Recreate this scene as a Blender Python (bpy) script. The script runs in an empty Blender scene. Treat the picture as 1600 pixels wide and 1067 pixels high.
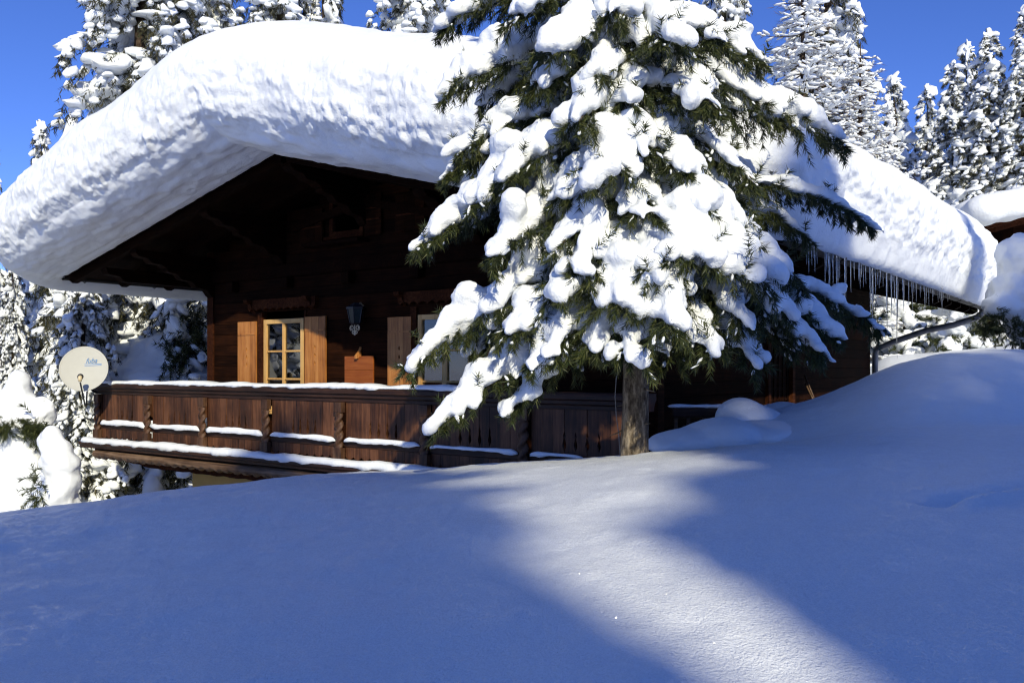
import bpy, bmesh, math, random
import numpy as np
from mathutils import Vector, Matrix

# ------------------------------------------------------------------ camera, sky, sun
scn = bpy.context.scene
COL = scn.collection
R = math.radians
F = 1381.0            # focal length in photograph pixels (1600 wide)
cam_d = bpy.data.cameras.new('camera')
cam_d.sensor_width = 36.0
cam_d.lens = 36.0 * F / 1600.0
cam_d.shift_y = 41.5 / 1600.0
cam_d.clip_start = 0.05
cam_d.clip_end = 3000
cam = bpy.data.objects.new('camera', cam_d)
COL.objects.link(cam)
cam.location = (0, 0, 0)
cam.rotation_euler = (R(90), 0, 0)
scn.camera = cam

SUN_EL = R(27.5)
TO_SUN_XY = Vector((0.20, -0.98)).normalized()
to_sun = Vector((TO_SUN_XY.x * math.cos(SUN_EL), TO_SUN_XY.y * math.cos(SUN_EL), math.sin(SUN_EL)))
world = bpy.data.worlds.new('World')
scn.world = world
world.use_nodes = True
wnt = world.node_tree
bg = wnt.nodes['Background']
sky = wnt.nodes.new('ShaderNodeTexSky')
sky.sky_type = 'NISHITA'
sky.sun_disc = False
sky.sun_elevation = SUN_EL
sky.sun_rotation = math.atan2(TO_SUN_XY.x, TO_SUN_XY.y)
sky.altitude = 3500
sky.air_density = 1.0
sky.dust_density = 0.0
sky.ozone_density = 3.0
hs = wnt.nodes.new('ShaderNodeHueSaturation')
hs.inputs['Saturation'].default_value = 1.12
wnt.links.new(sky.outputs['Color'], hs.inputs['Color'])
tint = wnt.nodes.new('ShaderNodeMix'); tint.data_type = 'RGBA'; tint.blend_type = 'MULTIPLY'
tint.inputs['Factor'].default_value = 1.0
wnt.links.new(hs.outputs['Color'], tint.inputs['A'])
tint.inputs['B'].default_value = (.92, .93, 1.42, 1)
wnt.links.new(tint.outputs['Result'], bg.inputs['Color'])
bg.inputs['Strength'].default_value = 0.119

sun_d = bpy.data.lights.new('sun', 'SUN')
sun_d.energy = 4.3
sun_d.angle = R(0.53)
sun_d.color = (1.0, 0.92, 0.70)
sun = bpy.data.objects.new('sun', sun_d)
COL.objects.link(sun)
sun.rotation_euler = to_sun.to_track_quat('Z', 'Y').to_euler()

scn.view_settings.view_transform = 'Standard'
scn.view_settings.look = 'None'
scn.view_settings.exposure = 0.08
scn.view_settings.gamma = 1.0
scn.view_settings.use_curve_mapping = False
scn.cycles.use_denoising = True
scn.cycles.filter_width = 1.15
scn.cycles.max_bounces = 6
scn.cycles.diffuse_bounces = 3
scn.cycles.glossy_bounces = 3
scn.cycles.transmission_bounces = 6
scn.cycles.transparent_max_bounces = 6

# ------------------------------------------------------------------ helpers
def P(px, py, d):
    """photograph pixel at depth d -> world point"""
    return np.array([(px - 800.0) / F * d, d, (575.0 - py) / F * d])

def _hash(ix, iy, iz):
    h = (ix.astype(np.int64) * 374761393 + iy.astype(np.int64) * 668265263 + iz.astype(np.int64) * 1440662683) & 0xffffffff
    h = ((h ^ (h >> 13)) * 1274126177) & 0xffffffff
    h = h ^ (h >> 16)
    return (h & 0xffffff) / float(0xffffff) * 2.0 - 1.0

def vnoise(p):
    p = np.asarray(p, dtype=np.float64)
    i = np.floor(p); f = p - i
    i = i.astype(np.int64)
    f = f * f * f * (f * (f * 6 - 15) + 10)
    out = 0
    for dx in (0, 1):
        wx = f[:, 0] if dx else 1 - f[:, 0]
        for dy in (0, 1):
            wy = f[:, 1] if dy else 1 - f[:, 1]
            for dz in (0, 1):
                wz = f[:, 2] if dz else 1 - f[:, 2]
                out = out + wx * wy * wz * _hash(i[:, 0] + dx, i[:, 1] + dy, i[:, 2] + dz)
    return out

def fbm(p, octaves=4, gain=0.5):
    p = np.asarray(p, dtype=np.float64)
    a, s, out = 1.0, 1.0, 0
    for k in range(octaves):
        out = out + a * vnoise(p * s + 17.3 * k)
        a *= gain; s *= 2.03
    return out

def smooth(a, b, x):
    t = np.clip((x - a) / (b - a), 0, 1)
    return t * t * (3 - 2 * t)

class MB:
    """collects shapes and links them as ONE mesh object"""
    def __init__(self):
        self.v = []; self.f = []; self.n = 0
    def add(self, verts, faces):
        verts = np.asarray(verts, dtype=np.float64)
        self.v.append(verts)
        if isinstance(faces, np.ndarray):
            self.f.append(faces + self.n)
        else:
            self.f.append([[i + self.n for i in fc] for fc in faces])
        self.n += len(verts)
        return self
    def box(self, lo, hi):
        x0, y0, z0 = lo; x1, y1, z1 = hi
        self.add([(x0, y0, z0), (x1, y0, z0), (x1, y1, z0), (x0, y1, z0), (x0, y0, z1), (x1, y0, z1), (x1, y1, z1), (x0, y1, z1)],
                 [(3, 2, 1, 0), (4, 5, 6, 7), (0, 1, 5, 4), (1, 2, 6, 5), (2, 3, 7, 6), (3, 0, 4, 7)])
        return self
    def prism(self, poly, axis, a, b):
        """poly: list of 2-d points; axis 'x','y' or 'z': extrude along it from a to b"""
        n = len(poly)
        def mk(p, t):
            if axis == 'x': return (t, p[0], p[1])
            if axis == 'y': return (p[0], t, p[1])
            return (p[0], p[1], t)
        v = [mk(p, a) for p in poly] + [mk(p, b) for p in poly]
        f = [list(range(n))[::-1], list(range(n, 2 * n))] + [(i, (i + 1) % n, n + (i + 1) % n, n + i) for i in range(n)]
        self.add(v, f); return self
    def tube(self, path, radii, n=10, cap=True, squash=None):
        path = [Vector(p) for p in path]
        if not hasattr(radii, '__len__'): radii = [radii] * len(path)
        v = []; f = []
        ref = None
        for i, p in enumerate(path):
            d = (path[min(i + 1, len(path) - 1)] - path[max(i - 1, 0)]).normalized()
            if ref is None:
                ref = Vector((0, 0, 1)) if abs(d.z) < .9 else Vector((1, 0, 0))
            s = d.cross(ref).normalized(); u = s.cross(d).normalized(); ref = u
            for k in range(n):
                a = 2 * math.pi * k / n
                q = p + (s * math.cos(a) + u * math.sin(a) * (squash or 1)) * radii[i]
                v.append(tuple(q))
        for i in range(len(path) - 1):
            for k in range(n):
                f.append((i * n + k, i * n + (k + 1) % n, (i + 1) * n + (k + 1) % n, (i + 1) * n + k))
        if cap:
            f.append(list(range(n))[::-1]); m = (len(path) - 1) * n
            f.append(list(range(m, m + n)))
        self.add(v, f); return self
    def build(self, name, mat, parent=None, smooth_shade=False, bevel=0.0):
        me = bpy.data.meshes.new(name)
        V = np.concatenate(self.v) if self.v else np.zeros((0, 3))
        if self.f and all(isinstance(x, np.ndarray) for x in self.f):
            fast_mesh(me, V, self.f)
        else:
            faces = []
            for x in self.f:
                faces.extend(x.tolist() if isinstance(x, np.ndarray) else x)
            me.from_pydata(V.tolist(), [], faces)
        me.update()
        if smooth_shade:
            me.polygons.foreach_set('use_smooth', np.ones(len(me.polygons), dtype=bool))
        o = bpy.data.objects.new(name, me)
        COL.objects.link(o)
        for m in (mat if isinstance(mat, (list, tuple)) else [mat]):
            me.materials.append(m)
        if parent is not None: o.parent = parent
        if bevel > 0:
            b = o.modifiers.new('bevel', 'BEVEL'); b.width = bevel; b.segments = 2; b.limit_method = 'ANGLE'
        return o

def fast_mesh(me, V, flist):
    tot = sum(f.shape[0] for f in flist)
    loops = np.concatenate([f.reshape(-1) for f in flist]).astype(np.int32)
    sizes = np.concatenate([np.full(f.shape[0], f.shape[1], dtype=np.int32) for f in flist])
    starts = np.concatenate([[0], np.cumsum(sizes)[:-1]]).astype(np.int32)
    me.vertices.add(len(V)); me.loops.add(len(loops)); me.polygons.add(tot)
    me.vertices.foreach_set('co', V.astype(np.float32).reshape(-1))
    me.loops.foreach_set('vertex_index', loops)
    me.polygons.foreach_set('loop_start', starts)
    me.polygons.foreach_set('loop_total', sizes)
    me.update(calc_edges=True)
    me.validate()

def mesh_obj(name, V, Fs, mat, parent=None, smooth_shade=True):
    m = MB(); m.v = [V]; m.f = [Fs] if isinstance(Fs, np.ndarray) else list(Fs)
    return m.build(name, mat, parent, smooth_shade)

def tag(o, label, cat, group=None):
    o['label'] = label; o['category'] = cat
    if group: o['group'] = group
    return o

def thing(name, label, cat, loc=(0, 0, 0), rotz=0.0, group=None):
    o = bpy.data.objects.new(name, None); COL.objects.link(o)
    o.empty_display_size = .2
    o.location = loc; o.rotation_euler = (0, 0, rotz)
    return tag(o, label, cat, group)

def structure(o):
    o['kind'] = 'structure'; return o

_ico = {}
def ico(sub):
    if sub not in _ico:
        bm = bmesh.new(); bmesh.ops.create_icosphere(bm, subdivisions=sub, radius=1)
        _ico[sub] = (np.array([v.co[:] for v in bm.verts]), np.array([[v.index for v in f.verts] for f in bm.faces]))
        bm.free()
    return _ico[sub]

def frame_of(d):
    d = np.asarray(d, float); d = d / (np.linalg.norm(d) + 1e-9)
    up = np.array([0, 0, 1.0]) if abs(d[2]) < .95 else np.array([1.0, 0, 0])
    s = np.cross(d, up); s /= np.linalg.norm(s)
    u = np.cross(s, d)
    return d, s, u

def lump(c, d, ra, rs, ru):
    """ellipsoid (centre, long axis, radii along / side / up) as a 4x3 record"""
    a, s, u = frame_of(d)
    return np.vstack([np.asarray(c, float), a * ra, s * rs, u * ru])

def lumps_mesh(lumps, sub):
    iv, fc = ico(sub)
    L = np.array(lumps)
    V = L[:, None, 0, :] + np.einsum('vk,nkj->nvj', iv, L[:, 1:, :])
    n, nv = V.shape[0], V.shape[1]
    Fs = (fc[None, :, :] + (np.arange(n) * nv)[:, None, None]).reshape(-1, 3)
    return V.reshape(-1, 3), Fs

def laplacian(V, quads, it, w=.5):
    e = np.concatenate([quads[:, [k, (k + 1) % quads.shape[1]]] for k in range(quads.shape[1])])
    for _ in range(it):
        acc = np.zeros_like(V); cnt = np.zeros(len(V))
        np.add.at(acc, e[:, 0], V[e[:, 1]]); np.add.at(cnt, e[:, 0], 1)
        np.add.at(acc, e[:, 1], V[e[:, 0]]); np.add.at(cnt, e[:, 1], 1)
        V = V * (1 - w) + w * acc / np.maximum(cnt, 1)[:, None]
    return V

def vert_normals(V, Fs):
    n = np.cross(V[Fs[:, 1]] - V[Fs[:, 0]], V[Fs[:, 2]] - V[Fs[:, 0]])
    out = np.zeros_like(V)
    for k in range(Fs.shape[1]): np.add.at(out, Fs[:, k], n)
    return out / (np.linalg.norm(out, axis=1)[:, None] + 1e-12)

def fuse_many(groups, voxel, smooth_it=3, rough=(.012, 9.0, .004, 34.0)):
    """each group of ellipsoids fused into one soft snow body; returns [(V, quads)]"""
    step = 14.0
    mb_v, mb_f, off = [], [], 0
    cen = []
    for k, g in enumerate(groups):
        V, Fs = lumps_mesh(g, 3)
        c = V.mean(0); cen.append(c)
        mb_v.append(V - c + np.array([k * step, 0, 0])); mb_f.append(Fs + off); off += len(V)
    V = np.concatenate(mb_v); Fs = np.concatenate(mb_f)
    me = bpy.data.meshes.new('tmp'); fast_mesh(me, V, [Fs])
    o = bpy.data.objects.new('tmp', me); COL.objects.link(o)
    m = o.modifiers.new('r', 'REMESH'); m.mode = 'VOXEL'; m.voxel_size = voxel; m.adaptivity = 0
    dg = bpy.context.evaluated_depsgraph_get()
    ev = o.evaluated_get(dg).to_mesh()
    n = len(ev.vertices); co = np.empty(n * 3, np.float32); ev.vertices.foreach_get('co', co); co = co.reshape(-1, 3).astype(float)
    nl = np.empty(len(ev.polygons), np.int32); ev.polygons.foreach_get('loop_total', nl)
    lp = np.empty(len(ev.loops), np.int32); ev.loops.foreach_get('vertex_index', lp)
    assert (nl == 4).all()
    q = lp.reshape(-1, 4)
    o.evaluated_get(dg).to_mesh_clear()
    bpy.data.objects.remove(o); bpy.data.meshes.remove(me)
    co = laplacian(co, q, smooth_it)
    gi = np.clip(np.round(co[:, 0] / step).astype(int), 0, len(groups) - 1)
    co = co - np.stack([gi * step, 0 * gi, 0 * gi], 1)
    co = co + np.array(cen)[gi]
    nn = vert_normals(co, q)
    a1, s1, a2, s2 = rough
    co = co + nn * (a1 * fbm(co * s1, 2) + a2 * fbm(co * s2 + 5.1, 2))[:, None]
    out = []
    order = np.argsort(gi, kind='stable')
    qi = gi[q[:, 0]]
    remap = np.empty(n, np.int64)
    for k in range(len(groups)):
        idx = np.nonzero(gi == k)[0]
        remap[idx] = np.arange(len(idx))
        out.append((co[idx], remap[q[qi == k]]))
    return out

# ------------------------------------------------------------------ materials
def new_mat(name, rough=.7, spec=.3):
    m = bpy.data.materials.new(name); m.use_nodes = True
    nt = m.node_tree; b = nt.nodes['Principled BSDF']
    b.inputs['Roughness'].default_value = rough
    b.inputs['Specular IOR Level'].default_value = spec
    return m, nt, b

def texco(nt, scale=(1, 1, 1), kind='Object'):
    t = nt.nodes.new('ShaderNodeTexCoord'); mp = nt.nodes.new('ShaderNodeMapping')
    mp.inputs['Scale'].default_value = scale
    nt.links.new(t.outputs[kind], mp.inputs['Vector'])
    return mp.outputs['Vector']

def noise_node(nt, vec, scale, detail=4, rough=.55):
    n = nt.nodes.new('ShaderNodeTexNoise'); n.inputs['Scale'].default_value = scale
    n.inputs['Detail'].default_value = detail; n.inputs['Roughness'].default_value = rough
    nt.links.new(vec, n.inputs['Vector']); return n.outputs['Fac']

def ramp(nt, fac, stops):
    r = nt.nodes.new('ShaderNodeValToRGB')
    el = r.color_ramp.elements
    while len(el) < len(stops): el.new(.5)
    for e, (p, c) in zip(el, stops):
        e.position = p; e.color = (c[0], c[1], c[2], 1)
    nt.links.new(fac, r.inputs['Fac']); return r.outputs['Color']

def bump(nt, b, height, strength, dist):
    n = nt.nodes.new('ShaderNodeBump'); n.inputs['Strength'].default_value = strength; n.inputs['Distance'].default_value = dist
    nt.links.new(height, n.inputs['Height'])
    return n

def snow_mat(name, grain=60.0, dist=.006, strength=.6, coarse=None, sss=0.0):
    m, nt, b = new_mat(name, .55, .25)
    b.inputs['Base Color'].default_value = (.90, .935, .955, 1)
    v = texco(nt)
    f = noise_node(nt, v, grain, 3, .7)
    n1 = bump(nt, b, f, strength, dist)
    if sss > 0:
        vo = nt.nodes.new('ShaderNodeTexVoronoi'); vo.inputs['Scale'].default_value = sss
        nt.links.new(v, vo.inputs['Vector'])
        ge = nt.nodes.new('ShaderNodeNewGeometry')
        sb = nt.nodes.new('ShaderNodeVectorMath'); sb.operation = 'SUBTRACT'; sb.inputs[1].default_value = (.5, .5, .5)
        nt.links.new(vo.outputs['Color'], sb.inputs[0])
        sc = nt.nodes.new('ShaderNodeVectorMath'); sc.operation = 'SCALE'; sc.inputs['Scale'].default_value = 1.6
        nt.links.new(sb.outputs[0], sc.inputs[0])
        ad = nt.nodes.new('ShaderNodeVectorMath'); ad.operation = 'ADD'
        nt.links.new(ge.outputs['Normal'], ad.inputs[0]); nt.links.new(sc.outputs[0], ad.inputs[1])
        no = nt.nodes.new('ShaderNodeVectorMath'); no.operation = 'NORMALIZE'; nt.links.new(ad.outputs[0], no.inputs[0])
        b.inputs['Coat Weight'].default_value = .3; b.inputs['Coat Roughness'].default_value = .08; b.inputs['Coat IOR'].default_value = 1.31
        nt.links.new(no.outputs[0], b.inputs['Coat Normal'])
    if coarse:
        f2 = noise_node(nt, v, coarse[0], 4, .6)
        n2 = bump(nt, b, f2, coarse[1], coarse[2])
        nt.links.new(n1.outputs['Normal'], n2.inputs['Normal'])
        nt.links.new(n2.outputs['Normal'], b.inputs['Normal'])
    else:
        nt.links.new(n1.outputs['Normal'], b.inputs['Normal'])
    return m

def wood_mat(name, dark, mid, light, grain=(1.5, 30, 30), rough=.55, spec=.3, bumpd=.002):
    m, nt, b = new_mat(name, rough, spec)
    v = texco(nt, grain)
    f = noise_node(nt, v, 1.0, 6, .65)
    v2 = texco(nt, (1, 1, 1))
    f2 = noise_node(nt, v2, 2.2, 3, .6)
    mx = nt.nodes.new('ShaderNodeMath'); mx.operation = 'MULTIPLY_ADD'
    nt.links.new(f2, mx.inputs[0]); mx.inputs[1].default_value = .6; 
    sb = nt.nodes.new('ShaderNodeMath'); sb.operation = 'SUBTRACT'; nt.links.new(f, sb.inputs[0]); sb.inputs[1].default_value = .3
    nt.links.new(sb.outputs[0], mx.inputs[2])
    gi = nt.nodes.new('ShaderNodeNewGeometry')
    isl = nt.nodes.new('ShaderNodeMath'); isl.operation = 'MULTIPLY_ADD'
    nt.links.new(gi.outputs['Random Per Island'], isl.inputs[0]); isl.inputs[1].default_value = .34
    nt.links.new(mx.outputs[0], isl.inputs[2])
    vo = nt.nodes.new('ShaderNodeTexVoronoi'); vo.inputs['Scale'].default_value = .30
    nt.links.new(v, vo.inputs['Vector'])
    kn = nt.nodes.new('ShaderNodeMapRange'); kn.inputs['From Min'].default_value = .0; kn.inputs['From Max'].default_value = .16
    kn.inputs['To Min'].default_value = -.42; kn.inputs['To Max'].default_value = 0
    nt.links.new(vo.outputs['Distance'], kn.inputs['Value'])
    ad = nt.nodes.new('ShaderNodeMath'); ad.operation = 'ADD'
    nt.links.new(isl.outputs[0], ad.inputs[0]); nt.links.new(kn.outputs['Result'], ad.inputs[1])
    c = ramp(nt, ad.outputs[0], [(.38, dark), (.64, mid), (.98, light)])
    nt.links.new(c, b.inputs['Base Color'])
    bn = bump(nt, b, f, .6, bumpd); nt.links.new(bn.outputs['Normal'], b.inputs['Normal'])
    return m

M = {}
M['snow_ground'] = snow_mat('snow ground', 110, .010, .9, (9, .35, .03), 260.0)
M['snow_roof'] = snow_mat('snow roof', 40, .014, .7)
M['snow_pad'] = snow_mat('snow pad', 55, .010, .7, (16, .35, .02))
M['snow_far'] = snow_mat('snow far', 14, .03, .6)
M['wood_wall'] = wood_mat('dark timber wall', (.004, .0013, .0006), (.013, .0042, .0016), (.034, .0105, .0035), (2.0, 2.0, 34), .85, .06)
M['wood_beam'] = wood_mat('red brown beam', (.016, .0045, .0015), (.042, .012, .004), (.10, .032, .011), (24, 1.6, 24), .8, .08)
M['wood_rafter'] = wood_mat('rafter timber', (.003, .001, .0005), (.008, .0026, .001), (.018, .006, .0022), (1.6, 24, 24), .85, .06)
M['wood_eave'] = wood_mat('shade-darkened eave timber', (.004, .0012, .0005), (.010, .003, .0011), (.026, .008, .003), (24, 1.6, 24), .85, .06)  # beam timber again, with the shade below the roof put into its colour
M['wood_rail'] = wood_mat('balcony timber', (.009, .0042, .0024), (.034, .014, .007), (.085, .037, .018), (1.5, 30, 30))
M['wood_plank'] = wood_mat('balcony plank', (.014, .0055, .0026), (.064, .024, .010), (.17, .070, .031), (26, 26, 2.2))
M['wood_post'] = wood_mat('balcony post', (.02, .009, .005), (.07, .033, .017), (.16, .085, .045), (20, 20, 4))
M['wood_grey'] = wood_mat('weathered beam', (.03, .016, .009), (.12, .07, .04), (.30, .20, .13), (1.2, 30, 30))
M['wood_shutter'] = wood_mat('honey shutter', (.22, .075, .016), (.40, .155, .038), (.56, .25, .072), (22, 22, 2.0), .45)
M['wood_frame'] = wood_mat('pale window frame', (.46, .25, .075), (.62, .37, .13), (.72, .46, .18), (22, 22, 2.0), .4)
M['wood_plaque'] = wood_mat('orange board', (.15, .035, .007), (.24, .06, .011), (.34, .10, .02), (2, 22, 22), .5)

def flat_mat(name, col, rough=.6, spec=.3, metal=0.0, var=.25, scale=6.0):
    m, nt, b = new_mat(name, rough, spec)
    f = noise_node(nt, texco(nt), scale, 4, .6)
    lo = tuple(c * (1 - var) for c in col); hi = tuple(min(1, c * (1 + var)) for c in col)
    nt.links.new(ramp(nt, f, [(.3, lo), (.7, hi)]), b.inputs['Base Color'])
    b.inputs['Metallic'].default_value = metal
    return m
M['iron'] = flat_mat('black iron', (.018, .02, .024), .4, .5)
M['gutter'] = flat_mat('dark gutter metal', (.012, .011, .011), .6, .2, .1)
M['pipe'] = flat_mat('grey pipe', (.24, .24, .25), .5, .4, .3)
M['dish'] = flat_mat('dish enamel', (.50, .50, .46), .7, .2, 0, .03)
M['dish_print'] = flat_mat('pale blue print', (.10, .24, .50), .5, .2, 0, .05)
M['lnb'] = flat_mat('cream plastic', (.62, .52, .33), .4, .4, 0, .08)
M['plaster'] = flat_mat('yellow plaster', (.66, .47, .17), .8, .2, 0, .08, 3)
M['lantern_glass'] = flat_mat('dark green glass', (.02, .03, .028), .25, .35)
M['curtain'] = flat_mat('pale curtain', (.78, .80, .80), .9, .1, 0, .1)
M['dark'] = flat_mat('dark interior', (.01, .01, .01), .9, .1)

def glass_mat(name, tint):
    m = bpy.data.materials.new(name); m.use_nodes = True
    nt = m.node_tree; nt.nodes.clear()
    out = nt.nodes.new('ShaderNodeOutputMaterial'); mix = nt.nodes.new('ShaderNodeMixShader')
    tr = nt.nodes.new('ShaderNodeBsdfTransparent'); tr.inputs['Color'].default_value = (*tint, 1)
    gl = nt.nodes.new('ShaderNodeBsdfGlossy'); gl.inputs['Roughness'].default_value = .02
    nz = noise_node(nt, texco(nt), 1.7, 2, .5)
    bp = nt.nodes.new('ShaderNodeBump'); bp.inputs['Strength'].default_value = .15; bp.inputs['Distance'].default_value = .02
    nt.links.new(nz, bp.inputs['Height']); nt.links.new(bp.outputs['Normal'], gl.inputs['Normal'])
    fr = nt.nodes.new('ShaderNodeFresnel'); fr.inputs['IOR'].default_value = 2.3
    nt.links.new(fr.outputs[0], mix.inputs[0]); nt.links.new(tr.outputs[0], mix.inputs[1]); nt.links.new(gl.outputs[0], mix.inputs[2])
    nt.links.new(mix.outputs[0], out.inputs['Surface'])
    return m
M['glass'] = glass_mat('window glass', (.82, .86, .9))

def ice_mat():
    m, nt, b = new_mat('clear ice', .03, .5)
    b.inputs['Base Color'].default_value = (.93, .96, 1, 1)
    b.inputs['Transmission Weight'].default_value = .97
    b.inputs['IOR'].default_value = 1.31
    f = noise_node(nt, texco(nt, (60, 60, 14)), 1.0, 3)
    bn = bump(nt, b, f, .6, .004); nt.links.new(bn.outputs['Normal'], b.inputs['Normal'])
    return m
M['ice'] = ice_mat()

def bark_mat(name, a, b_, c):
    m, nt, b = new_mat(name, .9, .15)
    f = noise_node(nt, texco(nt, (26, 26, 9)), 1.0, 6, .7)
    nt.links.new(ramp(nt, f, [(.34, a), (.5, b_), (.66, c)]), b.inputs['Base Color'])
    bn = bump(nt, b, f, 1.0, .035); nt.links.new(bn.outputs['Normal'], b.inputs['Normal'])
    return m
M['bark'] = bark_mat('grey brown bark', (.05, .037, .026), (.17, .135, .095), (.40, .33, .24))
M['bark_far'] = bark_mat('dark bark', (.02, .013, .009), (.06, .04, .028), (.12, .085, .06))

def needle_mat(name, a, b_, c):
    m, nt, b = new_mat(name, .5, .3)
    g = nt.nodes.new('ShaderNodeNewGeometry')
    f = nt.nodes.new('ShaderNodeMath'); f.operation = 'MULTIPLY_ADD'
    nt.links.new(g.outputs['Random Per Island'], f.inputs[0]); f.inputs[1].default_value = .6
    n = noise_node(nt, texco(nt), 3.0, 3)
    s = nt.nodes.new('ShaderNodeMath'); s.operation = 'MULTIPLY'; nt.links.new(n, s.inputs[0]); s.inputs[1].default_value = .5
    nt.links.new(s.outputs[0], f.inputs[2])
    nt.links.new(ramp(nt, f.outputs[0], [(.15, a), (.55, b_), (.95, c)]), b.inputs['Base Color'])
    return m
M['needle'] = needle_mat('pine needles', (.012, .020, .007), (.036, .050, .014), (.115, .118, .034))
M['needle_far'] = needle_mat('spruce needles', (.014, .016, .008), (.04, .042, .018), (.095, .08, .035))
M['twig'] = needle_mat('larch twigs', (.06, .035, .018), (.13, .078, .04), (.22, .14, .075))

# ------------------------------------------------------------------ ground
def ip(x, xs, ys):
    return np.interp(x, xs, ys)
def sm_ip(x, xs, ys):
    w = 25.0
    return (ip(x - 2 * w, xs, ys) + 2 * ip(x - w, xs, ys) + 3 * ip(x, xs, ys) + 2 * ip(x + w, xs, ys) + ip(x + 2 * w, xs, ys)) / 9.0

C1X = [-2600, -800, 0, 150, 300, 450, 650, 800, 900, 1000, 1100, 1200, 1330, 1500, 1700, 2200, 4200]
C1Y = [1050, 900, 803, 785, 765, 750, 738, 722, 713, 706, 697, 688, 680, 672, 668, 690, 760]
C1D = [5.0, 6.0, 7.0, 7.1, 7.2, 7.3, 7.2, 7.0, 6.8, 6.7, 6.8, 7.0, 7.2, 7.3, 7.2, 7.0, 6.0]
C2X = [-2600, 980, 1040, 1120, 1200, 1270, 1310, 1370, 1420, 1480, 1540, 1600, 1700, 1900, 2300, 4200]
C2Y = [900, 800, 705, 662, 646, 627, 610, 580, 562, 550, 544, 545, 556, 590, 640, 720]
DG_FLOOR_X = [-2600, 0, 300, 700, 1000, 1300, 1600, 4200]
DG_FLOOR_Z = [-5.5, -4.8, -3.8, -2.6, -1.9, -1.3, -.9, -.8]

def ground_z(x, y):
    x = np.asarray(x, float); y = np.asarray(y, float)
    r = np.hypot(x, y) + 1e-6
    az = np.arctan2(x, y)
    azc = np.clip(az, -1.18, 1.18)
    px = 800 + F * np.tan(azc)
    ca = np.cos(azc)
    mc = (575 - sm_ip(px, C1X, C1Y)) / F * ca
    rc = sm_ip(px, C1X, C1D) / ca ** .6
    z0 = -1.12
    c = z0 / rc ** 2; b = mc - 2 * z0 / rc
    z1 = z0 + b * r + c * r * r
    floor = sm_ip(px, DG_FLOOR_X, DG_FLOOR_Z)
    fall = mc * r - .10 * (r - rc) ** 2
    z1 = np.where(r > rc, fall, z1)
    m2 = (575 - sm_ip(px, C2X, C2Y)) / F * ca
    r2 = 10.2 / ca
    z2 = m2 * r - .07 * (r - r2) ** 2
    far = floor + np.clip(r - 24, 0, None) * .11 * smooth(24, 50, r) - np.clip(r - 150, 0, None) * .06
    far = far + 1.5 * smooth(20, 27, r) * smooth(1250, 1400, px) * (1 - smooth(2400, 3400, px))
    def smax(a, b_, k):
        h = np.clip(.5 + .5 * (a - b_) / k, 0, 1)
        return b_ * (1 - h) + a * h + k * h * (1 - h)
    z = smax(z1, z2, .22)
    z = np.where(r > rc * .9, smax(z, far, .3), z)
    back = smooth(1.25, 2.0, np.abs(az))
    z = z * (1 - back) + back * (-1.12 - .02 * r + 0 * z)
    return z

def build_ground():
    na1 = 520
    az = np.concatenate([np.linspace(-math.pi, -.75, 90, endpoint=False), np.linspace(-.75, .75, na1, endpoint=False), np.linspace(.75, math.pi, 90, endpoint=False)])
    rr = np.concatenate([np.linspace(.3, 12.5, 330), np.geomspace(12.6, 700, 110)])
    A, RR = np.meshgrid(az, rr)
    X = np.sin(A) * RR; Y = np.cos(A) * RR
    Z = ground_z(X, Y)
    p = np.stack([X, Y, 0 * X], -1).reshape(-1, 3)
    near = smooth(0.5, 3, RR).reshape(-1)
    Zf = Z.reshape(-1)
    Zf = Zf + near * (.035 * fbm(p * .55 + 3, 3) + .006 * fbm(p * 4.0, 3) + .0025 * fbm(p * 16, 2))
    # small ridge of an old track, right foreground
    tx, ty = X.reshape(-1), Y.reshape(-1)
    q0 = P(1490, 893, 3.35)[:2]; q1 = P(1640, 885, 3.6)[:2]
    dvec = q1 - q0; L = np.linalg.norm(dvec); dvec /= L
    tt = (tx - q0[0]) * dvec[0] + (ty - q0[1]) * dvec[1]
    ss = -(tx - q0[0]) * dvec[1] + (ty - q0[1]) * dvec[0]
    wig = .03 * np.sin(tt * 9)
    Zf = Zf + smooth(-.02, .12, tt) * (1 - smooth(.8, 1.3, tt)) * (.035 * np.exp(-((ss - wig) / .05) ** 2) - .05 * np.exp(-((ss - wig - .13) / .09) ** 2))
    V = np.stack([tx, ty, Zf], 1)
    nA, nR = len(az), len(rr)
    i = np.arange(nR - 1)[:, None] * nA; j = np.arange(nA)[None, :]
    jn = (j + 1) % nA
    quads = np.stack([i + j, i + jn, i + nA + jn, i + nA + j], -1).reshape(-1, 4)[:, ::-1]
    V = np.vstack([V, [[0, 0, -1.12]]])
    k = len(V) - 1
    tri = np.stack([np.arange(nA), np.full(nA, k), (np.arange(nA) + 1) % nA], 1)
    o = mesh_obj('snowy_ground', V, [quads, tri[:, ::-1]], M['snow_ground'])
    structure(o)
build_ground()
def gz(x, y): return float(ground_z(np.array([x]), np.array([y]))[0])

# ------------------------------------------------------------------ the chalet (local frame: x along the gable front, y back along the side)
YAW = math.atan2(-.592, .806)
HOUSE = thing('chalet', 'dark timber alpine chalet with wide gable roof and carved wooden balcony', 'chalet', (1.76, 10.7, 0), YAW)
HM = Matrix.Translation((1.76, 10.7, 0)) @ Matrix.Rotation(YAW, 4, 'Z')
def HW(x, y, z): return HM @ Vector((x, y, z))
W, S = 9.0, 9.7
RIDGE, RX, SLL, SLR = 3.05, -5.0, .235, .262
def zr(x): return RIDGE - (SLL if x < RX else SLR) * abs(x - RX)       # underside of the roof

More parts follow.
